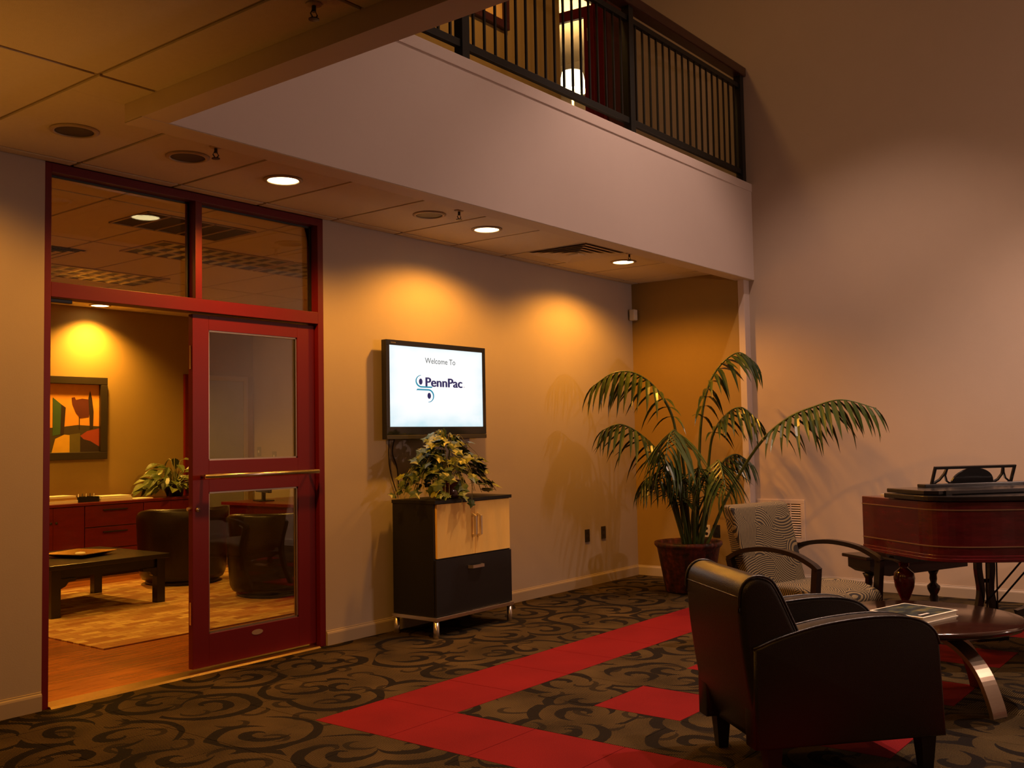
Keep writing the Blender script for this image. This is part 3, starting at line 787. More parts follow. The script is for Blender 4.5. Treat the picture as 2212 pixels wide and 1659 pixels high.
obj('handle', bm, m_chrome, dw)
bm = bmesh.new()
box(bm, -0.012, CW + 0.004, -0.012, 0.012, ZB - 0.028, ZB - 0.001, 0.002); box(bm, -0.012, CW + 0.004, CD - 0.012, CD + 0.008, ZB - 0.028, ZB - 0.001, 0.002)
box(bm, -0.012, 0.012, 0.012, CD - 0.012, ZB - 0.028, ZB - 0.001, 0.002); box(bm, CW - 0.02, CW + 0.004, 0.012, CD - 0.012, ZB - 0.028, ZB - 0.001, 0.002)
obj('base_frame', bm, m_chrome, cb)
for x, y in ((0.012, 0.014), (CW - 0.022, 0.014), (0.012, CD - 0.02), (CW - 0.022, CD - 0.02)):
    obj('leg', lathe([(0, 0), (0.02, 0), (0.022, 0.004), (0.022, ZB - 0.028), (0, ZB - 0.028)], 16, None, x, y), m_chrome, cb, True)

# ================================================================== IVY ON THE CABINET
iv = thing('ivy_plant', 'trailing ivy in a glazed brown pot on the black cabinet', 'houseplant', (5.70, -0.33, 0.985))
obj('pot', lathe([(0, 0.002), (0.085, 0.002), (0.09, 0.01), (0.10, 0.02), (0.10, 0.03), (0.09, 0.04), (0.105, 0.10), (0.115, 0.125), (0.112, 0.135), (0.1, 0.134), (0.095, 0.12), (0, 0.115)], 28), m_ivypot, iv, True)
def ivy_mesh(name, mat):
    o = [(0, 0), (0.22, -0.10), (0.42, 0.05), (0.36, 0.30), (0.62, 0.48), (0.34, 0.62), (0.18, 0.72), (0, 1.08)]
    pts = o + [(-x, y) for x, y in o[-2:0:-1]]
    bm = bmesh.new(); c = bm.verts.new((0, 0.42, 0.05)); vs = [bm.verts.new((x, y, -0.10 * (abs(x) + max(0, y - 0.5)))) for x, y in pts]
    for i in range(len(vs)): bm.faces.new([c, vs[i], vs[(i + 1) % len(vs)]])
    me = bpy.data.meshes.new(name); bm.to_mesh(me); bm.free(); me.materials.append(mat); return me
ivm = [ivy_mesh('ivy_leaf', m_ivy), ivy_mesh('ivy_leaf', m_ivy2)]
rnd = random.Random(11)
def orient(p, fwd, nrm, s):
    y = Vector(fwd).normalized(); z = Vector(nrm); x = y.cross(z)
    if x.length < 1e-4: x = y.orthogonal()
    x.normalize(); z = x.cross(y)
    m = Matrix((x, y, z)).transposed().to_4x4()
    return Matrix.Translation(p) @ m @ Matrix.Scale(s, 4)
vb = bmesh.new()
CAMV = Vector((-5.7, -5.09, 0.43))
nleaf = 0
for k in range(78):
    th = rnd.uniform(0, 2 * PI); q = rnd.random()
    R_ = 0.2 + 0.8 * math.sqrt(q)
    tip = Vector((0.50 * R_ * math.cos(th), 0.27 * R_ * math.sin(th), 0))
    top = 0.20 + 0.30 * (1 - R_ ** 2) + rnd.uniform(-0.02, 0.04)
    end = max(0.03, top - 0.42 * R_ ** 2 * rnd.uniform(0.5, 1.1))
    if tip.y < -0.20 and rnd.random() < 0.35: end = rnd.uniform(-0.10, -0.02); tip.y = -0.245
    elif abs(tip.x) > 0.46 or tip.y < -0.17: end = max(end, 0.04)
    pts = catmull([(rnd.uniform(-.04, .04), rnd.uniform(-.04, .04), 0.13), (tip.x * 0.4, tip.y * 0.4, top), (tip.x * 0.8, tip.y * (0.8 if end > 0 else 0.97), (top * 0.6 + max(end, 0.06) * 0.4)), (tip.x, tip.y, end)], 5)
    tube(pts, 0.0022, 4, vb)
    for j, p in enumerate(pts):
        if j < 4 or rnd.random() < 0.62: continue
        if nleaf >= 299: break
        out = Vector((tip.x, tip.y, 0)).normalized() if tip.length > 0.01 else Vector((0, -1, 0))
        f = out * rnd.uniform(0.2, 0.9) + Vector((rnd.uniform(-.6, .6), rnd.uniform(-.6, .6), rnd.uniform(-0.9, 0.15)))
        n = Vector((out.x * 0.6 + rnd.uniform(-.5, .5), out.y * 0.6 - 0.25 + rnd.uniform(-.5, .5), 0.9))
        s = rnd.uniform(0.05, 0.098)
        pp = p + Vector((rnd.uniform(-.02, .02), rnd.uniform(-.02, .02), rnd.uniform(-.01, .02)))
        e = pp + f.normalized() * s
        if max(pp.y, e.y) > 0.30: continue
        if min(pp.z, e.z) < 0.015 and max(pp.y, e.y) > -0.20:
            f.z = abs(f.z) * 0.3; pp.z = max(pp.z, 0.035)
        inst('leaf', ivm[1 if rnd.random() < 0.2 else 0], iv, mw=orient(pp, f, n, s)); nleaf += 1
obj('vines', vb, m_vine, iv)

# ================================================================== PALM
PB = Vector((8.28, -0.98, 0))
pm = thing('potted_palm', 'tall arching palm in a red-brown woven pot in the alcove corner', 'houseplant', PB)
obj('pot', lathe([(0, 0.003), (0.205, 0.003), (0.215, 0.012), (0.285, 0.40), (0.30, 0.415), (0.31, 0.43), (0.308, 0.455), (0.292, 0.458), (0.28, 0.44), (0.272, 0.40), (0, 0.40)], 36), m_basket, pm, True)
obj('soil', lathe([(0, 0.418), (0.15, 0.414), (0.272, 0.402), (0.27, 0.395), (0, 0.395)], 24), m_soil, pm, True)
FR = {
'A': [(8.282, -0.985, 0.40), (8.189, -0.963, 1.175), (8.107, -0.945, 1.599), (7.958, -0.86, 1.862), (7.794, -0.743, 1.996), (7.636, -0.621, 1.997), (7.482, -0.495, 1.877)],
'B': [(8.262, -0.958, 0.40), (8.123, -0.906, 0.924), (8.004, -0.863, 1.244), (7.807, -0.791, 1.435), (7.603, -0.701, 1.533), (7.462, -0.596, 1.482)],
'C': [(8.327, -1.042, 0.40), (8.317, -1.094, 1.171), (8.319, -1.135, 1.595), (8.333, -1.212, 1.89), (8.372, -1.329, 2.077), (8.419, -1.478, 2.167), (8.466, -1.611, 2.068)],
'D': [(8.353, -1.076, 0.40), (8.37, -1.159, 1.127), (8.341, -1.23, 1.424), (8.355, -1.344, 1.59), (8.35, -1.508, 1.668), (8.357, -1.669, 1.548)],
'E': [(8.379, -1.109, 0.40), (8.403, -1.344, 0.896), (8.322, -1.686, 1.334), (8.227, -1.99, 1.551), (8.224, -2.24, 1.649), (8.218, -2.48, 1.695), (8.241, -2.747, 1.617)],
'F': [(8.293, -0.999, 0.40), (8.146, -1.031, 1.092), (8.023, -1.059, 1.346), (7.815, -1.13, 1.47), (7.59, -1.194, 1.411), (7.416, -1.245, 1.198)],
'G': [(8.335, -1.052, 0.40), (8.286, -1.195, 0.92), (8.227, -1.301, 1.132), (8.059, -1.418, 1.199), (7.899, -1.53, 1.104), (7.813, -1.601, 0.952)],
'H': [(8.353, -1.076, 0.40), (8.42, -1.175, 0.956), (8.494, -1.239, 1.166), (8.598, -1.331, 1.24), (8.704, -1.427, 1.16)],
'I': [(8.262, -0.958, 0.40), (8.142, -0.914, 0.755), (8.039, -0.883, 0.97), (7.871, -0.838, 1.06), (7.778, -0.795, 0.981)],
'J': [(8.288, -0.992, 0.40), (8.133, -0.993, 0.841), (7.953, -1.029, 1.1), (7.779, -1.058, 1.187), (7.659, -1.053, 1.03)],
'K': [(8.314, -1.025, 0.40), (8.166, -1.116, 0.842), (8.036, -1.213, 1.056), (7.911, -1.304, 1.143), (7.831, -1.348, 0.946)],
}
START = {'A': 0.34, 'B': 0.34, 'C': 0.34, 'D': 0.42, 'E': 0.42, 'F': 0.42, 'G': 0.42, 'H': 0.4, 'I': 0.4, 'J': 0.4, 'K': 0.4}
NL = {'A': 15, 'B': 13, 'C': 15, 'D': 11, 'E': 17, 'F': 14, 'G': 12, 'H': 10, 'I': 9, 'J': 11, 'K': 10}
LEN = {'A': 0.33, 'B': 0.32, 'C': 0.36, 'D': 0.32, 'E': 0.34, 'F': 0.42, 'G': 0.37, 'H': 0.26, 'I': 0.26, 'J': 0.28, 'K': 0.28}
def leaflet_bm(bm=None, droop=0.35):
    """unit leaflet along +y, folded on its midrib, drooping"""
    bm = bm or bmesh.new(); n = 5; rows = []
    for i in range(n + 1):
        s = i / n; wd = 0.050 * math.sin(PI * min(1, (s * 0.92 + 0.08)) ** 0.75) if i < n else 0.0
        y = s * (1 - 0.18 * droop * s); z = -droop * s * s
        if i < n: rows.append([bm.verts.new((-wd, y, z + wd * 0.5)), bm.verts.new((0, y, z)), bm.verts.new((wd, y, z + wd * 0.5))])
        else: rows.append([bm.verts.new((0, y, z))])
    for a, b in zip(rows, rows[1:]):
        if len(b) == 3:
            bm.faces.new([a[0], a[1], b[1], b[0]]); bm.faces.new([a[1], a[2], b[2], b[1]])
        else:
            bm.faces.new([a[0], a[1], b[0]]); bm.faces.new([a[1], a[2], b[0]])
    return bm
LM = []
for dr_ in (0.2, 0.38, 0.55):
    bm = leaflet_bm(None, dr_); me = bpy.data.meshes.new('leaflet'); bm.to_mesh(me); bm.free(); me.materials.append(m_palm); LM.append(me)
rp = random.Random(3)
def inside(p):
    return p.x < 8.98 and p.y < -0.03 and not (p.x > 8.99)
inner = bmesh.new()
def stuff_leaf(mw):
    b2 = leaflet_bm(None, 0.4); b2.transform(mw); me = bpy.data.meshes.new('tmp'); b2.to_mesh(me); b2.free(); inner.from_mesh(me); bpy.data.meshes.remove(me)
for key, pts in FR.items():
    path = [p - PB for p in catmull(pts, 10)]
    n = len(path)
    rad = [0.013 * (1 - i / n) ** 0.7 + 0.0025 for i in range(n)]
    single = key in 'ABCDEFG'
    fr = obj('frond', tube(path, rad, 6), m_stem, pm, True)
    i0_ = int(n * START[key]); cnt = NL[key]
    for k in range(cnt):
        s = k / (cnt - 1); fi = i0_ + s * (n - 2 - i0_); ii = int(fi)
        p = path[ii].lerp(path[min(ii + 1, n - 1)], fi - ii)
        tg = (path[min(ii + 1, n - 1)] - path[max(ii - 1, 0)]).normalized()
        side = tg.cross(Vector((0, 0, 1)))
        if side.length < 0.05: side = Vector((0.6, -0.8, 0))
        side.normalize()
        ln = LEN[key] * (0.55 + 0.75 * math.sin(PI * (0.18 + 0.72 * s))) * rp.uniform(0.88, 1.08)
        for sg in (-1, 1):
            d = side * sg * rp.uniform(0.6, 0.85) + tg * (0.30 + 0.55 * s * s) + Vector((0, 0, -0.25 - 0.55 * (1 - abs(tg.z)) + rp.uniform(-.12, .12)))
            d.normalize()
            for tries in range(4):
                if inside(PB + p + d * ln + Vector((0, 0, -0.3 * ln))): break
                d = (d + Vector((-0.35, -0.35, -0.1))).normalized(); ln *= 0.9
            nrm = Vector((0, 0, 1)) + side * sg * 0.3
            if single:
                inst('leaflet', LM[rp.randrange(3)], fr, mw=orient(p, d, nrm, ln))
            else: stuff_leaf(orient(p, d, nrm, ln))
for k in range(15):   # short inner stems
    a = rp.uniform(0, 2 * PI); R_ = rp.uniform(0.1, 0.3)
    pts = catmull([(0.05 * math.cos(a), 0.05 * math.sin(a), 0.40), (R_ * 0.5 * math.cos(a), R_ * 0.5 * math.sin(a), 0.7), (R_ * math.cos(a) - 0.05, R_ * math.sin(a) - 0.05, rp.uniform(0.9, 1.1))], 5)
    tube(pts, 0.008, 5, inner)
    for q in range(6):
        p = pts[-1 - q % 4]; d = Vector((math.cos(a + q), math.sin(a + q), 0.1)) ; ln = rp.uniform(0.2, 0.3)
        e = PB + p + d * ln
        if inside(e): stuff_leaf(orient(p, d, Vector((0, 0, 1)), ln))
io = obj('inner_foliage', inner, m_palm, pm); io['kind'] = 'stuff'

# ================================================================== LEATHER ARMCHAIR (front right)
def armchair():
    ang = math.atan2(-0.655, 0.755)
    t = thing('leather_armchair', 'black leather club armchair seen from behind beside the round table', 'armchair', (3.81, -3.66, 0), ang)
    Wd_, Dp = 0.63, 0.84
    top = catmull([(0.0, 0, 0.555), (0.12, 0, 0.595), (0.30, 0, 0.635), (0.50, 0, 0.655), (0.66, 0, 0.652), (0.76, 0, 0.628), (0.815, 0, 0.585), (0.835, 0, 0.53)], 4)
    prof = [(0.0, 0.15)] + [(p.x, p.z) for p in top] + [(0.845, 0.30), (0.85, 0.15)]
    for y0, y1 in ((0.0, 0.115), (Wd_ - 0.115, Wd_)):
        a = obj('arm', prism(prof, y0, y1, 'y', 0.014, None, 3), m_leather, t, True)
        for yy in (y0 + 0.006, y1 - 0.006):
            obj('piping', tube([(p.x, yy, p.z - 0.001) for p in top], 0.006, 6), m_leather, a, True)
    bp = catmull([(0.055, 0, 0.15), (0.0, 0, 0.30), (-0.035, 0, 0.52), (-0.05, 0, 0.70), (-0.04, 0, 0.80), (0.01, 0, 0.842), (0.075, 0, 0.835), (0.12, 0, 0.79), (0.20, 0, 0.62), (0.285, 0, 0.44), (0.29, 0, 0.30)], 4)
    bk = obj('backrest', prism([(p.x, p.z) for p in bp] + [(0.29, 0.15)], 0.012, Wd_ - 0.012, 'y', 0.03, None, 4), m_leather, t, True)
    for yy in (0.02, Wd_ - 0.02):
        obj('piping', tube([(p.x, yy, p.z) for p in bp[12:36]], 0.006, 6), m_leather, bk, True)
    obj('piping', tube([(-0.047, 0.02 + (Wd_ - 0.04) * k / 10, 0.76) for k in range(11)], 0.004, 6), m_leather, bk, True)
    obj('seat_cushion', B(0.25, 0.845, 0.118, Wd_ - 0.118, 0.30, 0.455, 0.03), m_leather, t, True)
    obj('seat_base', B(0.06, 0.835, 0.116, Wd_ - 0.116, 0.15, 0.30, 0.01), m_leather, t)
    for x, y in ((0.085, 0.05), (0.085, Wd_ - 0.06), (0.775, 0.05), (0.775, Wd_ - 0.05)):
        bm = bmesh.new()
        a = [bm.verts.new((x + sx * 0.022, y + sy * 0.022, 0.0)) for sx, sy in ((-1, -1), (1, -1), (1, 1), (-1, 1))]
        b = [bm.verts.new((x + sx * 0.034, y + sy * 0.034, 0.151)) for sx, sy in ((-1, -1), (1, -1), (1, 1), (-1, 1))]
        for k in range(4): bm.faces.new([a[k], a[(k + 1) % 4], b[(k + 1) % 4], b[k]])
        bm.faces.new(a[::-1]); bm.faces.new(b)
        obj('leg', bm, m_blackmatte, t)
armchair()

# ================================================================== PATTERNED CHAIR
def pchair():
    t = thing('patterned_armchair', 'open-arm chair upholstered in woven arc pattern with dark wood arms', 'armchair', (6.27, -2.93, 0), math.radians(-106))
    # +x forward, +y to the sitter's left
    prof = catmull([(-0.24, 0, 0.38), (-0.30, 0, 0.62), (-0.375, 0, 0.90), (-0.40, 0, 0.945), (-0.445, 0, 0.955), (-0.47, 0, 0.92), (-0.41, 0, 0.62), (-0.345, 0, 0.37)], 4)
    obj('backrest', prism([(p.x, p.z) for p in prof], -0.285, 0.285, 'y', 0.02, None, 3), m_arcs, t, True)
    sp_ = catmull([(-0.30, 0, 0.34), (-0.28, 0, 0.43), (-0.05, 0, 0.47), (0.18, 0, 0.468), (0.31, 0, 0.43), (0.335, 0, 0.37), (0.30, 0, 0.325)], 4)
    obj('seat', prism([(p.x, p.z) for p in sp_], -0.275, 0.275, 'y', 0.025, None, 3), m_arcs, t, True)
    obj('seat_rail', B(-0.30, 0.29, -0.27, 0.27, 0.28, 0.326, 0.006), m_dwood, t)
    for s in (-1, 1):
        y = s * 0.318
        arm = catmull([(-0.40, y, 0.615), (-0.28, y, 0.672), (-0.08, y, 0.70), (0.12, y, 0.682), (0.25, y, 0.635), (0.305, y, 0.60)], 5)
        obj('arm', tube(arm, 1, flat=(0.024, 0.014)), m_dwood, t)
        fl_ = catmull([(0.29, y, 0.605), (0.272, y, 0.42), (0.262, y, 0.25), (0.285, y, 0.0)], 5)
        obj('leg', tube(fl_, 1, flat=(0.02, 0.024), up=Vector((0, 1, 0))), m_dwood, t)
        rl_ = catmull([(-0.39, y, 0.62), (-0.335, y, 0.40), (-0.36, y, 0.2), (-0.45, y, 0.0)], 5)
        obj('leg', tube(rl_, 1, flat=(0.02, 0.022), up=Vector((0, 1, 0))), m_dwood, t)
        obj('stretcher', B(-0.34, 0.27, y - 0.016 * 1, y + 0.016 * 1, 0.285, 0.32, 0.004), m_dwood, t)
pchair()

# ================================================================== ROUND COFFEE TABLE + BOOK
ct = thing('round_coffee_table', 'round dark glossy coffee table on curved metal legs', 'table', (5.6, -3.8, 0))
obj('table_top', lathe([(0, 0.40), (0.47, 0.40), (0.495, 0.406), (0.508, 0.418), (0.51, 0.428), (0.504, 0.437), (0.49, 0.44), (0, 0.44)], 64), m_ttop, ct, True)
obj('under_plate', lathe([(0, 0.365), (0.30, 0.365), (0.33, 0.40), (0, 0.40)], 40), m_dwood, ct)
a0 = math.radians(-114)
for k in range(4):
    a = a0 + k * PI / 2
    pts = [(r_ * math.cos(a), r_ * math.sin(a), z) for r_, z in ((0.10, 0.352), (0.17, 0.34), (0.25, 0.305), (0.32, 0.25), (0.37, 0.185), (0.405, 0.11), (0.43, 0.04), (0.438, 0.0))]
    obj('leg', tube(catmull(pts, 4), 1, flat=(0.052, 0.011)), m_legmet, ct)
bk = thing('hardcover_book', 'large hardcover book with a dark landscape cover on the round table', 'book', (5.545, -3.775, 0.44), math.radians(-14.5))
def cover_mat():
    m, t, b = nt('book_cover_print')
    v = coords(t, (3, 8, 1)); f = noise(t, v, 2.0, 4.0)
    L(t, ramp(t, f, [(0.35, (0.02, 0.02, 0.015)), (0.5, (0.03, 0.05, 0.055)), (0.62, (0.12, 0.12, 0.05)), (0.72, (0.25, 0.16, 0.08))]), b.inputs['Base Color'])
    b.inputs['Roughness'].default_value = 0.25; return m
obj('page_block', B(-0.163, 0.163, -0.148, 0.146, 0.004, 0.029), m_paper, bk)
obj('cover', B(-0.17, 0.17, -0.155, 0.155, 0.029, 0.033, 0.001), m_paper, bk)
obj('cover_print', B(-0.158, 0.158, -0.145, 0.145, 0.033, 0.0334), cover_mat(), bk)
obj('back_cover', B(-0.17, 0.17, -0.155, 0.155, 0.0, 0.004, 0.001), m_paper, bk)
obj('spine', B(-0.17, 0.17, 0.146, 0.155, 0.004, 0.029), m_paper, bk)
obj('cover_lettering', B(-0.12, -0.03, -0.11, -0.095, 0.0334, 0.0338), m_white, bk)

# ================================================================== PIANO
def piano():
    ang = math.atan2(-0.61, 0.79)
    t = thing('grand_piano', 'small mahogany grand piano with music desk near the right wall', 'piano', (6.70, -3.13, 0), ang)
    o_ = [(0, 0.0), (0, 0.20), (0, 0.42)] + [(p.x, p.y) for p in catmull([(0, 0.58, 0), (0.02, 0.68, 0), (0.10, 0.785, 0), (0.28, 0.865, 0), (0.55, 0.95, 0), (0.80, 1.12, 0), (0.95, 1.38, 0), (1.10, 1.58, 0), (1.30, 1.62, 0), (1.48, 1.52, 0), (1.55, 1.35, 0)], 4)] + [(1.55, 0.0)]
    def ol(off=0.0, tmin=0.0):
        pts = [Vector((x, -y)) for x, y in o_]
        if off == 0 and tmin == 0: return [(p.x, p.y) for p in pts]
        c = Vector((0.75, -0.7)); out = []
        for p in pts:
            q = p + (p - c).normalized() * off
            out.append((q.x, min(q.y, -tmin)))
        return out
    rim = obj('rim', prism(ol(), 0.665, 1.0, 'z', 0.004), m_mahog, t, False)
    bm = bmesh.new(); prism(ol(0.012), 0.645, 0.667, 'z', 0.004, bm); prism(ol(0.006), 0.667, 0.684, 'z', 0.003, bm)
    obj('base_moulding', bm, m_mahog, rim)
    for z in (0.735, 0.952):
        pts = [(p[0], p[1], z) for p in ol(0.0015)][0:-1]
        obj('inlay_line', tube(pts, 1, flat=(0.003, 0.003)), M('inlay_brass', (0.22, 0.12, 0.06), 0.4), rim)
    obj('lid', prism(ol(0.022, 0.27), 1.004, 1.034, 'z', 0.005), m_pdark, t)
    fl_ = obj('folded_front_lid', prism([(0.0, -0.275), (0.0, -0.64), (0.06, -0.70), (1.54, -0.70), (1.54, -0.275)], 1.038, 1.064, 'z', 0.005), m_pdark, t)
    for x in (0.10, 0.8, 1.45): obj('lid_hinge', B(x, x + 0.04, -0.715, -0.69, 1.034, 1.064), m_pdark, fl_)
    obj('fallboard', B(0.10, 1.45, -0.26, -0.20, 1.0, 1.035, 0.01), m_pdark, t)
    kb = obj('keyboard', B(0.12, 1.43, -0.19, -0.03, 1.0, 1.012), M('ivory_keys', (0.6, 0.55, 0.45), 0.3), t)
    for k in range(36):
        if k % 7 in (2, 6): continue
        obj('black_key', B(0.14 + k * 0.0355, 0.153 + k * 0.0355, -0.19, -0.09, 1.012, 1.022), m_black, kb)
    # music desk: pierced frame leaning back
    md = obj('music_desk', B(0.30, 0.92, -0.012, 0.0, 0.105, 0.122), m_pdark, t)
    md.location = (0, -0.30, 1.083); md.rotation_euler = (math.radians(22), 0, 0)
    def mpart(name, bm): return obj(name, bm, m_pdark, md)
    mpart('desk_stile', prism([(0.30, 0.0), (0.318, 0.0), (0.318, 0.106), (0.30, 0.106)], -0.012, 0.0, 'y'))
    mpart('desk_stile', prism([(0.902, 0.0), (0.92, 0.0), (0.92, 0.106), (0.902, 0.106)], -0.012, 0.0, 'y'))
    lyre = [(0.45, 0.0)] + [(0.61 + 0.16 * math.cos(a), 0.0 + 0.108 * math.sin(a)) for a in [PI - PI * k / 16 for k in range(17)]] + [(0.77, 0.0)]
    mpart('desk_panel', prism(lyre, -0.012, 0.0, 'y'))
    for cx, s in ((0.385, 1), (0.835, -1)):
        mpart('desk_scroll', tube([(cx - s * 0.065, -0.006, 0.004), (cx - s * 0.025, -0.006, 0.03), (cx + s * 0.0, -0.006, 0.07), (cx + s * 0.012, -0.006, 0.108)], 1, flat=(0.006, 0.007), up=Vector((0, 1, 0))))
        mpart('desk_scroll', tube([(cx + s * 0.012, -0.006, 0.108), (cx + s * 0.008, -0.006, 0.06), (cx + s * 0.03, -0.006, 0.02), (cx + s * 0.06, -0.006, 0.004)], 1, flat=(0.006, 0.007), up=Vector((0, 1, 0))))
    obj('desk_ledge', B(0.22, 1.0, -0.36, -0.28, 1.064, 1.084, 0.004), m_pdark, t)
    # legs
    vase = [(0, 0.0), (0.03, 0.0), (0.034, 0.03), (0.028, 0.06), (0.05, 0.085), (0.05, 0.10), (0.03, 0.12), (0.026, 0.20), (0.03, 0.30), (0.034, 0.33), (0.024, 0.345), (0.035, 0.37), (0.058, 0.43), (0.066, 0.485), (0.06, 0.52), (0.03, 0.545), (0.022, 0.555), (0.032, 0.565), (0.032, 0.58), (0.06, 0.592), (0.07, 0.60), (0, 0.60)]
    for x, y in ((0.12, -0.25), (1.42, -0.22), (1.25, -1.35)):
        lg = obj('leg', lathe(vase, 20, None, x, y), m_mahog, t, True)
        obj('leg_block', prism([(x - 0.15, 0.645), (x - 0.14, 0.625), (x - 0.09, 0.605), (x - 0.07, 0.598), (x + 0.07, 0.598), (x + 0.09, 0.605), (x + 0.14, 0.625), (x + 0.15, 0.645)], y - 0.11, y + 0.11, 'y'), m_pdark, lg)
    # pedal lyre
    for s in (-1, 1):
        pts = [(0.70 + s * 0.045, -0.28, 0.645), (0.70 + s * 0.05, -0.28, 0.52), (0.70 + s * 0.035, -0.28, 0.38), (0.70 + s * 0.06, -0.28, 0.25), (0.70 + s * 0.07, -0.28, 0.12)]
        obj('lyre_post', tube(catmull(pts, 4), 1, flat=(0.022, 0.016), up=Vector((0, 1, 0))), m_pdark, t)
    obj('lyre_crossbar', B(0.675, 0.725, -0.29, -0.27, 0.43, 0.455), m_pdark, t)
    pbx = obj('pedal_box', B(0.58, 0.82, -0.34, -0.22, 0.06, 0.125, 0.01), m_pdark, t)
    for x in (0.64, 0.70, 0.76): obj('pedal', tube([(x, -0.22, 0.075), (x, -0.12, 0.06), (x, -0.08, 0.06)], 1, flat=(0.012, 0.005)), m_brass, pbx)
    for x in (0.69, 0.77): obj('pedal_rod', tube([(x, -0.30, 0.12), (x + 0.01, -0.30, 0.645)], 0.005, 6), m_pdark, t)
    for x0, x1 in ((0.68, 0.80), (0.78, 0.90)): obj('lyre_brace', tube([(x0, -0.30, 0.30), (x1, -0.56, 0.645)], 0.006, 6), m_black, t)
piano()

def bench():
    t = thing('piano_bench', 'long dark wooden piano bench behind the piano by the wall', 'bench', (7.86, -3.06, 0), math.atan2(-0.6, 0.79))
    obj('bench_top', B(-0.46, 0.46, -0.16, 0.16, 0.485, 0.51, 0.006), m_dwood, t)
    obj('bench_apron', prism([(-0.42, 0.485), (-0.42, 0.41), (-0.36, 0.375), (-0.26, 0.36), (0.42, 0.40), (0.42, 0.485)], -0.14, 0.14, 'y'), m_dwood, t)
    ped = [(0, 0.06), (0.05, 0.06), (0.055, 0.09), (0.03, 0.13), (0.036, 0.16), (0.026, 0.18), (0.045, 0.22), (0.048, 0.245), (0.022, 0.27), (0.028, 0.30), (0.026, 0.33), (0.045, 0.37), (0, 0.38)]
    for x in (-0.34, 0.22):
        lg = obj('pedestal', lathe(ped, 16, None, x, 0), m_dwood, t, True)
        for s in (-1, 1):
            obj('foot', tube(catmull([(x, 0, 0.11), (x, s * 0.07, 0.09), (x, s * 0.13, 0.03), (x, s * 0.18, 0.012)], 4), 1, flat=(0.022, 0.012)), m_dwood, lg)
    obj('stretcher', B(-0.34, 0.22, -0.02, 0.02, 0.075, 0.10), m_dwood, t)
bench()
def stool():
    t = thing('sabre_leg_stool', 'dark stool with curved sabre legs by the wall at the right edge', 'stool', (8.72, -3.98, 0), math.atan2(0.33, -0.28))
    obj('seat', lathe([(0, 0.44), (0.20, 0.44), (0.215, 0.455), (0.21, 0.49), (0.17, 0.51), (0, 0.515)], 28), m_leather, t, True)
    for k in range(4):
        a = k * PI / 2
        pts = [(r_ * math.cos(a), r_ * math.sin(a), z) for r_, z in ((0.13, 0.445), (0.155, 0.34), (0.19, 0.22), (0.25, 0.11), (0.33, 0.045), (0.40, 0.022))]
        obj('leg', tube(catmull(pts, 4), 1, flat=(0.028, 0.024)), m_dwood, t)
stool()

# ================================================================== WALL FITTINGS
def plate(x, y, z, axis, mat, label, nm='wall_outlet'):
    t = thing(nm, label, 'outlet', (x, y, z), 0 if axis == 'y' else -PI / 2)
    obj('cover_plate', B(-0.038, 0.038, -0.007, 0.0, -0.06, 0.06, 0.002), mat, t)
    for s in (-1, 1):
        bm = prism([(0.017 * math.cos(a), s * 0.026 + 0.015 * math.sin(a)) for a in [2 * PI * k / 14 for k in range(14)]], -0.0085, -0.007, 'y')
        obj('socket', bm, m_black if mat != m_black else m_blackmatte, t)
plate(8.079, 0, 0.48, 'y', m_black, 'black outlet plate on the back wall, left of the pair')
plate(8.366, 0, 0.487, 'y', m_black, 'black outlet plate on the back wall, nearer the corner')
plate(XR, -0.794, 0.48, 'x', m_white, 'ivory outlet plate on the alcove wall behind the palm stems')
plate(XR, -0.90, 0.484, 'x', m_black, 'black outlet plate on the alcove wall behind the palm')
ms = thing('motion_sensor', 'small white motion sensor in the upper alcove corner', 'sensor', (XR, 0, 2.69))
bm = prism([(-0.001, -0.075), (-0.06, -0.02), (-0.075, -0.06), (-0.06, -0.075), (-0.02, -0.075 + 0.0)], -0.055, 0.055, 'z', 0.004)
obj('housing', B(-0.09, -0.02, -0.08, -0.018, -0.058, 0.055, 0.01), m_white, ms)
obj('bracket', B(-0.03, -0.001, -0.03, -0.001, -0.03, 0.03), m_white, ms)
obj('lens', B(-0.07, -0.04, -0.083, -0.08, -0.035, -0.005), m_paper, ms)
vg = thing('wall_vent', 'beige return air vent low on the wall behind the patterned chair', 'vent', (XA, -1.76, 0.40), 0)
bm = bmesh.new()
box(bm, -0.012, 0, 0, 0.47, 0, 0.04, 0.003); box(bm, -0.012, 0, 0, 0.47, 0.36, 0.40, 0.003); box(bm, -0.012, 0, 0, 0.04, 0.04, 0.36, 0.003); box(bm, -0.012, 0, 0.43, 0.47, 0.04, 0.36, 0.003)
obj('frame', bm, m_vent, vg)
obj('cavity', B(-0.002, -0.0005, 0.04, 0.43, 0.04, 0.36), m_ventdark, vg)
for k in range(14):
    z = 0.048 + k * 0.0225
    obj('slat', prism([(-0.002, z + 0.012), (-0.010, z), (-0.009, z + 0.003), (-0.001, z + 0.015)], 0.04, 0.43, 'y'), m_vent, vg)
for y in (0.137, 0.235, 0.333): obj('divider', B(-0.0115, -0.002, y - 0.006, y + 0.006, 0.04, 0.36), m_vent, vg)

